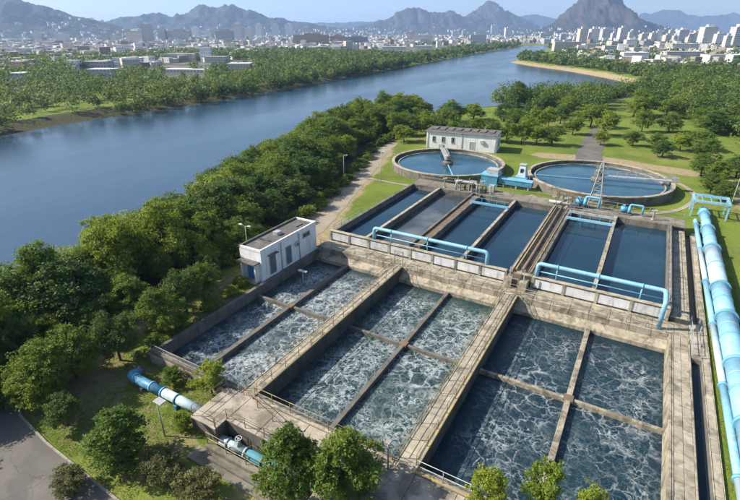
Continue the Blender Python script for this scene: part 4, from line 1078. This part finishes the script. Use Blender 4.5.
tree('bright', *at(596, 487, 4.6), 3.9, 1.0, 'light green shrub before far half of widest basin', cat='bush', name='bush', z=0.9)
tree('neardark', -7.6, 17.6, 2.4, 1.4, 'dark shrub at plaza front by the plain pole', cat='bush', name='bush', z=0.9)
for k, (x, y, h) in enumerate(((-41.0, 21.0, 5.6), (-40.6, 25.8, 5.2), (-41.2, 29.6, 5.6), (-41.6, 32.6, 5.0), (-44.3, 35.8, 4.2), (-42.0, 17.2, 6.0))):
    tree('near' if k % 2 else 'neardark', x, y, h, h * 0.4, 'slender trunked tree in the row along the streaky basin', 'trees along the streaky basin')
for k, (x, y) in enumerate(((-39.6, 24.0), (-39.5, 27.5), (-39.8, 31.5), (-39.7, 35.2), (-40.6, 37.4))):
    tree('shrub', x, y, rnd.uniform(1.0, 1.7), rnd.uniform(0.8, 1.2), 'low green shrub at the wall of the streaky basin', 'shrubs along the streaky basin', 'shrub', 'shrub')

# riverside wood, tree by tree
def wood_edge(y): return float(np.interp(y, [p[1] for p in EDGE], [p[0] for p in EDGE]))
def bank_x(y): return float(np.interp(y, [-50, 20, 41, 55, 78, 117, 148, 172], [-62.5, -62.5, -64, -68, -77.5, -92, -99, -96]))
placed = []
tries = 0
while len(placed) < 232 and tries < 20000:
    tries += 1
    y = -4 + 172 * rnd.random() ** 1.0
    x0, x1 = bank_x(y) + 1.0, wood_edge(y) - (1.6 if y < 50 else 5.5)
    if y > 140: x1 = -70
    x = rnd.uniform(x0, x1)
    dmin = 2.7 if y < 60 else 3.6
    if any((x - a) ** 2 + (y - b) ** 2 < dmin ** 2 for a, b in placed): continue
    if x > -48.5 and 27 < y < 42: continue
    placed.append((x, y))
    edge = x - x0 < 4
    h = rnd.uniform(6.3, 9.2) * (1.0 if y < 70 else 0.92 if edge else 1.0)
    if x1 - x < 4: h *= 0.66
    d = rnd.random() < 0.28
    where = ('on the river bank opposite the pump house' if y < 62 else 'on the river bank past the pump house') if edge else ('at the wood edge along the dirt path' if y > 56 else 'at the wood edge near the inlet pipe') if x1 - x < 3 else ('in the heart of wood behind the pump house' if y < 62 else 'in the heart of wood abreast of the settling tanks' if y < 88 else 'in the heart of wood abreast of the smaller clarifier' if y < 118 else 'in the far heart of wood past the white building')
    k = ('neardark' if d else 'near') if y < 30 and x > -55 else ('dark' if d else 'wood')
    slim = rnd.random() < 0.22
    if slim: h *= 1.15
    tree(k, x, y, h, h * (rnd.uniform(0.27, 0.34) if slim else rnd.uniform(0.40, 0.56)), ('dark green tree ' if d else 'bright green tree ') + where, 'trees of the riverside wood')
for y in np.arange(8, 134, 3.6):
    tree('shrub', wood_edge(y) - rnd.uniform(0.8, 2.6), y, rnd.uniform(1.0, 2.0), rnd.uniform(1.2, 2.1), 'green shrub at the fringe of the riverside wood', 'shrubs fringing the riverside wood', 'shrub', 'shrub')

# trees about the clarifiers and the park
hedge = [(-67, 131), (-63, 134), (-58.5, 136), (-54.5, 136.5), (-50.5, 136), (-46.5, 136.5), (-42.6, 137), (-38.5, 137.5), (-34.5, 138), (-30.5, 139), (-26.5, 140), (-22.6, 141), (-72, 138), (-69, 144), (-62, 142), (-55, 143)]
for x, y in hedge:
    tree('dark' if rnd.random() < 0.6 else 'park', x, y, rnd.uniform(5.0, 7.0), rnd.uniform(2.7, 3.4), 'rounded tree in the row behind the white building', 'tree row behind the white building')
tree('park', -60.5, 124.5, 4.6, 3.4, 'broad grey green bush beside the end of white building', cat='bush', name='bush')
singles = [(517, 108, 10.5, 4.6, 'dark', 'tall dome shaped tree at the river bay'), (545, 112, 8.5, 3.6, 'dark', 'dark tree next to the dome shaped tree'),
           (590, 128, 7, 5.0, 'park', 'wide pale tree on the park lawn before the bay'), (604, 137, 7, 4.2, 'park', 'spreading tree at the park drive'),
           (572, 136, 5.0, 3.0, 'park', 'small round tree beside the park drive'), (600, 147, 3.8, 2.4, 'park', 'low round tree near the larger clarifier'),
           (632, 148, 4.0, 2.6, 'dark', 'round tree at the bend of the park drive'), (655, 150, 3.8, 2.4, 'park', 'round tree on lawn past the drive'),
           (661, 159, 4.4, 2.6, 'dark', 'round tree on bare soil by the larger clarifier'), (679, 153, 4.4, 2.8, 'park', 'round tree before the big lawn'),
           (641, 133, 7.0, 3.2, 'park', 'slim crowned tree beside the big lawn'), (668, 133, 6.0, 3.6, 'dark', 'dense dark tree at the edge of big lawn'),
           (696, 152, 5.0, 4.0, 'park', 'wide tree at the corner of big lawn'), (704, 165, 5.6, 3.4, 'dark', 'dark tree above the pipe end lawn'),
           (700, 178, 5.0, 2.8, 'dark', 'dark tree on lawn between clarifier and dirt track'), (716, 186, 4.6, 2.6, 'park', 'green tree at the dirt track'),
           (709, 196, 4.2, 2.2, 'dark', 'small dark tree behind the blue portal frame'), (722, 205, 4.0, 2.2, 'dark', 'small tree beside lamp post of the portal frame'),
           (735, 180, 5.0, 3.0, 'dark', 'dark tree past the dirt track'), (530, 122, 6.5, 3.0, 'dark', 'dark tree by the pale lawn'),
           (560, 125, 6.0, 3.0, 'dark', 'dense tree between pale lawn and park'), (548, 128, 6, 2.8, 'park', 'green tree behind the dosing unit lawn')]
for px, py, h, r, k, lab in singles:
    x, y = at(px, py, 0.3); tree(k, x, y, h, r, lab)
for k in range(36):                                            # the looser park trees further out
    for _ in range(60):
        px, py = rnd.uniform(385, 740), rnd.uniform(88, 136)
        x, y = at(px, py, 0.3)
        lawn = (-80 < x < -38 and 176 < y < 206) or (-8 < x < 15 and 150 < y < 205) or (-22 < x < -6)
        if y < 146 or lawn or float(river_sd([(x, y)])[0]) < 4 or any((x - a) ** 2 + (y - b) ** 2 < 20 for a, b in TREES): continue
        tree(rnd.choice(('park', 'dark', 'park', 'wood')), x, y, rnd.uniform(5.0, 8.0), rnd.uniform(3.3, 5.0), 'green park tree ' + ('between white building and the river bay' if x < -40 else 'on the lawn beside the park drive' if x < -4 else 'at the edge of the big lawn'), 'park trees before the bay')
        break

# far woods: one mass
def to_px(x, y, z):
    f, r, d = -SY * x + CY * y, CY * x + SY * y, CAMH - z
    zz = f * CP + d * SP
    return 370 + FPX * r / zz, 250 + FPX * (d * CP - f * SP) / zz
LO = [(85,106,62,70,'two storey white hall near the opposite bank'),(87,113,70,79,'wide white hall with flat roof behind opposite bank trees'),(167,193,54,62,'pale flat roofed hall among city trees'),(162,206,70,75,'very long white roofed shed behind opposite bank trees'),
      (10,24,74,84,'small white house among opposite bank trees'),(228,250,64,70,'pale shed near the opposite bank trees'),(382,405,47,53,'low white shed beyond opposite bank belt'),(415,432,46,51,'low pale shed near the far river bend'),
      (554,582,42,51,'long white hall behind the peninsula trees'),(584,598,44,52,'white hall next to long peninsula hall'),(659,699,44,52,'long white hall below the eastern towers'),(665,702,52,61,'long white roofed hall before the eastern wood'),
      (623,647,53,62,'white hall at the wood edge'),(706,727,55,62,'white flat roofed hall beside long hall'),(604,618,46,53,'small white hall between peninsula and rock'),(205,226,57,63,'grey white shed in western city'),(120,142,58,64,'low pale shed beside the two storey hall')]
def far_trees(name, label, pts, nl=70, leaf=(0.52, 1.1), mat='leaf_far', hr=(4.5, 11.5)):
    r = np.random.default_rng(5); Vs = []
    pts = np.asarray(pts); hz = ground_h(pts)
    for (x, y), z in zip(pts, hz):
        H = r.uniform(*hr); R = H * r.uniform(0.42, 0.62)
        tx, ty = to_px(x, y, z + H); bx_, by_ = to_px(x, y, z)
        if any(a - 2 < tx < b + 2 and ty < c + (d - c) * 0.30 and by_ > d - 0.5 for a, b, c, d, _ in LO): continue
        dist = math.hypot(x, y); n = int(np.clip(nl * 300 / dist, 14, 190)); lf = np.clip(leaf[0] * dist / 300, 0.38, 3.2)
        nc = 7
        c = r.normal(size=(nc, 3)); c /= np.linalg.norm(c, axis=1)[:, None]
        c = c * np.array([R * 0.55, R * 0.55, H * 0.24]) + np.array([x, y, z + H * 0.52])
        ii = r.integers(0, nc, n); u = r.normal(size=(n, 3)); u[:, 2] += 0.4; u /= np.linalg.norm(u, axis=1)[:, None]
        P = c[ii] + u * np.array([R * 0.5, R * 0.5, H * 0.24]) * r.uniform(0.6, 1.1, n)[:, None]
        nn = u * 1.0 + r.normal(size=(n, 3)) * 0.4 + np.array([0, 0, .3]); nn /= np.linalg.norm(nn, axis=1)[:, None]
        a = np.cross(nn, r.normal(size=(n, 3))); a /= np.linalg.norm(a, axis=1)[:, None]; b = np.cross(nn, a)
        L = (lf * r.uniform(0.7, 1.3, n))[:, None]
        Vs.append(np.stack([P - a * L, P - b * L * .7, P + a * L, P + b * L * .7], 1).reshape(-1, 3))
    V = np.concatenate(Vs); N = len(V) // 4
    return tag(link(name, fast_mesh(name, V, np.arange(N * 4).reshape(N, 4), M[mat])), label, kind='stuff')

def sample(n, box, ok):
    out = []
    while len(out) < n:
        P = np.column_stack([rng.uniform(box[0], box[2], 4000), rng.uniform(box[1], box[3], 4000)])
        sd = river_sd(P); q = P[ok(P[:, 0], P[:, 1], sd)]
        if len(q) == 0: break
        out += list(q)
    return np.array(out[:n])
bankR = lambda x, y, sd: (sd > 2) & (sd < 46) & (x < -185) & ~((x > -212) & (y > 92) & (y < 128) & (sd < 14))
far_trees('far_bank_wood', 'belt of trees along the opposite river bank', np.concatenate([sample(430, (-260, 40, -180, 620), bankR), sample(300, (-360, 600, -200, 1250), bankR),
          sample(420, (-430, 60, -230, 620), lambda x, y, sd: (sd > 40) & (sd < 120)), sample(220, (-230, 30, -180, 640), lambda x, y, sd: (sd > 0.3) & (sd < 5) & (x < -185) & ~((y > 88) & (y < 128)))]), 130)
far_trees('far_park_wood', 'thick green wood beyond the park lawns', np.concatenate([
    sample(1000, (-22, 226, 170, 480), lambda x, y, sd: (sd > 5) & (x > -6 + (y - 226) * -0.05) & ~((x < 14) & (y < 206))),
    sample(420, (17, 120, 130, 230), lambda x, y, sd: x > 19 + (230 - y) * 0.05), sample(150, (-60, 205, 20, 262), lambda x, y, sd: (sd > 3) & ((x > 8) | (x < -18))),
    sample(190, (-165, 420, -10, 640), lambda x, y, sd: (sd > 11) & (sd < 30)),
    sample(60, (-100, 230, -10, 300), lambda x, y, sd: (sd > 1) & (sd < 8))]), 130)
far_trees('city_trees', 'scattered trees between the city houses', np.concatenate([
    sample(3000, (-900, 100, -240, 900), lambda x, y, sd: (sd > 60) & (x * x + y * y < 780 ** 2) & (-x < 1.6 * y + 450) & (np.sin(x * 0.021) + np.cos(y * 0.017 + x * 0.006) > -0.7)),
    sample(1500, (-150, 470, 500, 1500), lambda x, y, sd: sd > 35),
    sample(900, (-2600, 500, 400, 3200), lambda x, y, sd: sd > 40)]), 60, hr=(6, 12))

# grass tufts close to the plant
def tufts(name, label, n, boxes, size):
    P = []
    for (x0, y0, x1, y1), w in boxes: P.append(np.column_stack([rng.uniform(x0, x1, int(n * w)), rng.uniform(y0, y1, int(n * w))]))
    P = np.concatenate(P)
    yard = (P[:, 1] < np.interp(P[:, 0], [-45, -43.6, -41.5, -36.5, -26.9, -10], [14.6, 13.0, 12.1, 11.6, 11.25, 10.5])) & (P[:, 0] < 9)
    for a, b, c, d in CUT + [(-27.6, 16.0, 6.6, 23), (-25.7, 15.9, -14, 18)]: yard |= (P[:, 0] > a - .2) & (P[:, 0] < c + .2) & (P[:, 1] > b - .2) & (P[:, 1] < d + .2)
    P = P[~yard]; zdv = zone_dirt(P, np.full(len(P), 99.0)); P = P[zdv < 0.62]
    k = mask = np.array([mnoise.noise((x * 0.35, y * 0.35, 3.0)) for x, y in P]); P = P[k > -0.45]
    Z = ground_h(P); N = len(P)
    a = rng.uniform(0, 6.28, N); h = size * rng.uniform(0.5, 1.5, N); w = size * 0.7
    dx, dy = np.cos(a) * w, np.sin(a) * w; lx, ly = rng.normal(0, .5, N) * h, rng.normal(0, .5, N) * h
    V = np.stack([np.column_stack([P[:, 0] - dx, P[:, 1] - dy, Z - .02]), np.column_stack([P[:, 0] + dx, P[:, 1] + dy, Z - .02]), np.column_stack([P[:, 0] + lx, P[:, 1] + ly, Z + h])], 1).reshape(-1, 3)
    tag(link(name, fast_mesh(name, V, np.arange(N * 3).reshape(N, 3), M['grass_blade'])), label, kind='stuff')
tufts('grass', 'tufted grass and weeds around the plant', 130000, [((-46, 9, -26, 26), 0.55), ((-44, 22, -38.6, 39), 0.2), ((9.75, 28, 13.5, 90), 0.25)], 0.05)

# ------------------------------------------------------------------ distant city
def city_mat(name, walls, roof, win=0.5, fl=3.2, bay=3.6, perobj=True):
    t = NT(name)
    g = t.n('NewGeometry'); oi = t.n('ObjectInfo')
    r = oi.outputs['Random'] if perobj else g.outputs['Random Per Island']
    cr = t.n('ValToRGB'); cr.color_ramp.interpolation = 'CONSTANT'
    while len(cr.color_ramp.elements) < len(walls): cr.color_ramp.elements.new(0.5)
    for i, c in enumerate(walls):
        cr.color_ramp.elements[i].position = i / len(walls); cr.color_ramp.elements[i].color = (*c, 1)
    t.l(r, cr.inputs[0])
    nz = t.sep(g.outputs['Normal'])[2]; s = t.sep()
    fz = t.math('FRACT', t.math('DIVIDE', s[2], fl)); fx = t.math('FRACT', t.math('DIVIDE', t.math('ADD', s[0], s[1]), bay))
    wz = t.math('MULTIPLY', t.math('GREATER_THAN', fz, 0.38), t.math('LESS_THAN', fz, 0.80))
    wx = t.math('MULTIPLY', t.math('GREATER_THAN', fx, 0.25), t.math('LESS_THAN', fx, 0.75))
    wmask = t.math('MULTIPLY', t.math('MULTIPLY', wz, wx), win)
    c = t.mix(wmask, cr.outputs[0], (0.06, 0.075, 0.09))
    rr = t.n('ValToRGB'); rr.color_ramp.interpolation = 'CONSTANT'
    while len(rr.color_ramp.elements) < len(roof): rr.color_ramp.elements.new(0.5)
    for i, k in enumerate(roof):
        rr.color_ramp.elements[i].position = i / len(roof); rr.color_ramp.elements[i].color = (*k, 1)
    t.l(t.math('FRACT', t.math('MULTIPLY', r, 7.31)), rr.inputs[0])
    c = t.mix(t.math('GREATER_THAN', nz, 0.5), c, rr.outputs[0])
    c = t.mix(t.math('MULTIPLY', t.ramp(t.noise(0.15, 4, 0.6), 0.45, 0.7), 0.25), c, (0.25, 0.24, 0.22))
    return t.done(c, 0.85, 0.2)
M['tower'] = city_mat('tower_block', [(0.56, 0.55, 0.53), (0.47, 0.46, 0.45), (0.54, 0.49, 0.43), (0.42, 0.42, 0.43), (0.62, 0.61, 0.59)], [(0.55, 0.54, 0.52), (0.42, 0.41, 0.40)], 0.6)
M['slab_brown'] = city_mat('brown_block', [(0.36, 0.25, 0.20), (0.34, 0.28, 0.24)], [(0.36, 0.33, 0.30), (0.30, 0.25, 0.22)], 0.55)
M['slab_grey'] = city_mat('grey_block', [(0.30, 0.31, 0.34), (0.24, 0.26, 0.30)], [(0.40, 0.40, 0.40), (0.33, 0.33, 0.34)], 0.55)
M['low_white'] = city_mat('low_block', [(0.60, 0.60, 0.58), (0.52, 0.50, 0.47), (0.44, 0.42, 0.40)], [(0.66, 0.66, 0.65), (0.50, 0.50, 0.50), (0.40, 0.38, 0.36)], 0.5)
M['houses'] = city_mat('house_mass', [(0.60, 0.58, 0.55), (0.44, 0.40, 0.36), (0.70, 0.69, 0.68), (0.50, 0.46, 0.40), (0.66, 0.64, 0.62), (0.30, 0.23, 0.19)],
                       [(0.42, 0.40, 0.38), (0.30, 0.22, 0.18), (0.55, 0.54, 0.53), (0.24, 0.23, 0.23), (0.36, 0.27, 0.21)], 0.4, perobj=False)

def block(px0, px1, py_top, py_base, mat, label, group, dep=None, name='tower_block', pent=True, cat='building'):
    """one far building standing on the plain, from its outline in the photo"""
    xm = (px0 + px1) / 2
    bx, by = at(xm, py_base, -0.8)
    dist = math.hypot(bx, by)
    fwd = -SY * bx + CY * by
    k = fwd / (FPX * CP - (py_base - 250) * SP)
    w = (px1 - px0) * k
    h = ray_at(xm, py_top, fwd)[2] + 0.8
    d = dep or max(10, min(w, 26))
    t = MB()
    t.box(-w/2, 0, -1, w/2, d, h)
    o_me = t
    root = thing(name, label, cat, (bx, by, -0.8), group)
    root.rotation_euler.z = YAW * rnd.uniform(0.7, 1.1)
    OFF[root.name] = Vector((0, 0, 0))
    MB().box(-w/2, 0, -1, w/2, d, h).obj('wall', M[mat], root)
    MB().box(-w/2 - .2, -.2, h + 0.001, w/2 + .2, d + .2, h + 0.5).obj('roof', M[mat], root)
    if pent: MB().box(-w/5, d * .25, h + 0.501, w/4, d * .7, h + 0.5 + min(4.5, h * .15)).obj('penthouse', M[mat], root)
    return root
TW = [(144,152,24,44),(159,166,29,42),(233,243,24,41),(192,199,27,38),(35,40,32,43),(57,66,34,45),(272,279,24,36),(285,293,24,36),(296,303,24,35),(310,317,24,35),(318,325,25,35),(256,262,24,38),
      (407,413,32,43),(491,498,25,35),(578,585,29,46),(589,597,29,46),(601,608,29,42),(618,625,28,45),(701,713,27,47),(731,741,27,50),(723,728,36,52),(677,686,30,45),(691,700,33,45),
      (103,109,33,43),(112,117,35,44),(205,212,30,40),(246,252,28,39),(452,458,31,39),(462,467,30,38),(505,511,28,38),(640,646,34,45),(650,656,33,44),(664,670,35,45),(714,720,34,48),(655,660,31,42),(668,672,30,41),(611,615,33,43),(628,632,32,42),(672,676,36,46),(686,690,37,47),(560,565,34,42),(540,545,33,40),(700,704,38,49)]
for t in TW:
    c_ = (t[0] + t[1]) / 2
    where = 'before the jagged western ridge' if c_ < 255 else 'in the row over the brown slab blocks' if c_ < 330 else 'below the central hills' if c_ < 530 else 'at the foot of the rock mountain' if c_ < 640 else 'in the eastern city past the rock mountain'
    block(*t, 'tower', 'pale high rise tower ' + where, 'high rise towers of the far city')
BL = [(127,144,31,45,'low_white','broad pale block under the tallest western tower'),(167,191,31,42,'slab_grey','long grey block between western towers'),(216,233,31,43,'slab_grey','dark grey block beside twin western tower'),
      (294,329,35,47,'slab_brown','long brown slab block below the row of towers'),(330,345,36,45,'slab_brown','short brown slab block ending the brown row'),(345,368,37,46,'slab_grey','blue grey slab block past the brown row'),
      (470,486,35,43,'low_white','pale block before the conical peak'),(415,432,35,44,'low_white','pale block under the twin hills'),(625,635,40,51,'low_white','beige block at the foot of rock mountain'),(642,652,41,51,'slab_grey','grey block beside beige block')]
for a in BL: block(a[0], a[1], a[2], a[3], a[4], a[5], None, 16, 'apartment_block')
for a in LO: block(a[0], a[1], a[2], a[3], 'low_white', a[4], None, 14, 'hall', False)
# further blocks, one by one
n = 0; guard = 0
while n < 150 and guard < 6000:
    guard += 1
    px, py = rnd.uniform(0, 740), rnd.choice((rnd.uniform(37, 48), rnd.uniform(40, 57)))
    x, y = at(px, py, -0.8)
    if float(river_sd([(x, y)])[0]) < 55 or (px > 520 and py > 58) or (480 < px < 560 and py > 44) or (250 < px < 480 and py > 54 - (px - 250) * 0.03): continue
    w = rnd.uniform(4, 10) * (0.5 + (py - 34) / 40); h = rnd.uniform(2.2, 5.5)
    mt = rnd.choice(('low_white', 'low_white', 'tower', 'slab_grey', 'slab_brown'))
    lab = {'low_white': 'small pale city building among trees', 'tower': 'small cream city block with windows', 'slab_grey': 'small grey city block', 'slab_brown': 'small brown city block'}[mt]
    block(px - w / 2, px + w / 2, py - h, py, mt, lab, 'small ' + lab.split()[1] + ' city blocks', None, 'city_block', rnd.random() < .4)
    n += 1
def house_mass(pts, hs, name, label):
    V, Q = [], []
    r = np.random.default_rng(3)
    for (x, y, z) in pts:
        w, d, h = r.uniform(6, 15), r.uniform(6, 12), r.uniform(*hs) * (1.7 if r.random() < .06 else 1)
        a = r.uniform(0, 1.57); c, s = math.cos(a), math.sin(a); b = len(V)
        for zz in (z - 2, z + h):
            for u, v in ((-w, -d), (w, -d), (w, d), (-w, d)): V.append((x + (u * c - v * s) / 2, y + (u * s + v * c) / 2, zz))
        Q += [(b+4, b+5, b+6, b+7), (b, b+1, b+5, b+4), (b+1, b+2, b+6, b+5), (b+2, b+3, b+7, b+6), (b+3, b, b+4, b+7)]
    tag(link(name, fast_mesh(name, np.array(V), np.array(Q), M['houses'])), label, kind='stuff')

# ------------------------------------------------------------------ mountains
def rock_mat(name, green, rock, tint):
    t = NT(name)
    nz = t.sep(t.n('NewGeometry').outputs['Normal'])[2]
    f = t.noise(0.006, 6, 0.7)
    c = t.mix(t.ramp(f, 0.35, 0.65), green, tint)
    st = t.math('ADD', nz, t.math('MULTIPLY', t.math('SUBTRACT', t.noise(0.012, 6, 0.7), 0.5), 0.7))
    c = t.mix(t.ramp(st, 0.80, 0.58), c, t.mix(t.noise(0.01, 5, 0.7, vec=t.scale(t.pos, (1, 1, 0.25))), rock, tuple(v * 0.5 for v in rock)))
    t.bump(t.noise(0.03, 6, 0.7), 0.8, 8.0)
    return t.done(c, 0.95, 0.1)
M['hill'] = rock_mat('hill_slope', (0.022, 0.030, 0.022), (0.085, 0.068, 0.066), (0.045, 0.038, 0.034))
M['rock'] = rock_mat('rock_face', (0.022, 0.030, 0.022), (0.085, 0.062, 0.058), (0.042, 0.034, 0.031))
HILLS = {}
def mountain(label, sil, D, spread=1.6, mat='hill', rough=0.16, power=1.15, name='mountain', seed=0):
    pxs = np.array([p[0] for p in sil], float); pys = np.array([p[1] for p in sil], float)
    us, hs = [], []
    for a, b in zip(pxs, pys):
        x, y, z = ray_at(a, b, D); us.append((a - 370.0)); hs.append(z)
    nu, nv = 190, 60
    V = []; maxh = max(hs)
    U = np.linspace(pxs[0], pxs[-1], nu)
    for u in U:
        h = float(np.interp(u, pxs, hs)); h *= 1 + 0.09 * mnoise.fractal((u * 0.11, seed * 5.7, 0.0), 0.7, 2.1, 6)
        cxw, cyw, _ = ray_at(u, 31, D)
        for j in range(nv):
            v = j / (nv - 1) * 2 - 1
            dep = v * (maxh * spread + 260)
            x, y = cxw - SY * dep, cyw + CY * dep
            q = (x / (maxh * 0.75 + 40), y / (maxh * 0.75 + 40), seed * 3.3)
            rid = 1 - abs(mnoise.fractal(q, 0.9, 2.1, 6, noise_basis='PERLIN_ORIGINAL')) * 1.5
            fall = max(0.0, 1 - abs(v)) ** power
            z = h * fall * (1 + rough * 3.6 * (rid - 0.75) * (0.1 + 0.9 * min(1, abs(v) * 5))) - 3
            V.append((x, y, z if abs(v) < 0.999 else -8))
    Q = [(i * nv + j, (i + 1) * nv + j, (i + 1) * nv + j + 1, i * nv + j + 1) for i in range(nu - 1) for j in range(nv - 1)]
    o = tag(link(name, fast_mesh(name, np.array(V), np.array(Q), M[mat], True)), label, kind='structure')
    HILLS[label] = np.array(V).reshape(nu, nv, 3)
    return o
mountain('dark wooded mountain at the western edge of the city', [(-170,34),(-120,10),(-60,-6),(-10,-6),(10,-3),(40,1),(60,9),(75,14),(100,20),(120,27),(140,35)], 3000, 1.7, seed=1)
mountain('jagged ridge with twin summits behind the western towers', [(70,36),(100,22),(125,17),(150,13),(162,12),(176,17),(190,10),(200,4),(207,3),(216,7),(226,4),(234,4),(250,10),(270,16),(300,21),(330,26),(352,29),(372,34)], 4200, 1.5, seed=2, rough=0.2)
mountain('low hill range behind the brown slab blocks', [(335,36),(352,27),(375,22),(392,15),(405,8),(412,6),(422,9),(432,11),(440,12),(450,10),(462,14),(480,17),(505,25),(540,33)], 5000, 1.5, seed=3, rough=0.2)
mountain('sharp conical peak between hills', [(440,34),(455,22),(468,13),(478,5),(487,-1),(493,3),(503,10),(512,13),(530,22),(550,34)], 5600, 1.5, seed=4)
mountain('massive bare rock mountain over the city', [(520,37),(536,29),(548,23),(560,14),(568,6),(576,-3),(586,-8),(600,-10),(610,-6),(616,1),(622,8),(630,15),(640,20),(656,25),(672,29),(690,36)], 3600, 1.25, 'rock', 0.2, 1.0, seed=5)
mountain('far blue hills east of the rock mountain', [(500,27),(518,15),(532,14),(545,17),(570,20),(620,20),(640,13),(650,12),(662,10),(672,9),(684,13),(700,15),(715,15),(728,12),(742,15),(780,9),(830,14),(900,34)], 7600, 1.2, seed=6)
mountain('second range of low far hills behind western ridge', [(-60,33),(40,24),(140,22),(240,20),(300,23),(360,21),(420,22),(480,20),(560,30)], 7000, 1.0, seed=7)

pts = []
P = sample(6000, (-1900, 150, -330, 1900), lambda x, y, sd: (sd > 215) & (x * x + y * y > 440 ** 2) & (-x < 1.6 * y + 500)); pts += [(x, y, -0.8) for x, y in P]
P = sample(1300, (-150, 500, 600, 1900), lambda x, y, sd: (sd > 45) & (x < 0.6 * y)); pts += [(x, y, -0.8) for x, y in P]
P = sample(3600, (-3200, 1000, 900, 3400), lambda x, y, sd: (sd > 45) & (x < 0.5 * y) & (-x < 1.5 * y)); pts += [(x, y, -0.8) for x, y in P]
house_mass(pts, (3.5, 9), 'distant_houses', 'sea of small far houses on the city plain')
hp = []
for lab, cnt, lim in (('dark wooded mountain at the western edge of the city', 420, 0.62), ('jagged ridge with twin summits behind the western towers', 260, 0.35), ('massive bare rock mountain over the city', 150, 0.22), ('low hill range behind the brown slab blocks', 160, 0.3)):
    G = HILLS[lab]; nu, nv, _ = G.shape; mh = G[..., 2].max(); k = 0
    while k < cnt:
        i, j = rnd.randrange(nu), rnd.randrange(2, nv // 2)
        x, y, z = G[i, j]
        if 2 < z < mh * lim * rnd.uniform(0.3, 1): hp.append((x + rnd.uniform(-15, 15), y + rnd.uniform(-15, 15), z)); k += 1
        else: cnt -= 0.02
house_mass(hp, (6, 13), 'hillside_houses', 'pale houses climbing the lower mountain slopes')

# ------------------------------------------------------------------ haze
t = bpy.data.materials.new('haze'); t.use_nodes = True
nt = t.node_tree; nt.nodes.clear()
out = nt.nodes.new('ShaderNodeOutputMaterial'); pv = nt.nodes.new('ShaderNodeVolumePrincipled')
pv.inputs['Color'].default_value = (0.44, 0.64, 1.0, 1); pv.inputs['Density'].default_value = 1.1e-4; pv.inputs['Anisotropy'].default_value = 0.2
nt.links.new(pv.outputs[0], out.inputs['Volume'])
tag(MB().box(-12000, -400, -9.5, 10000, 12000, 760).obj('haze', t), 'thin blue haze over the far city', kind='stuff')
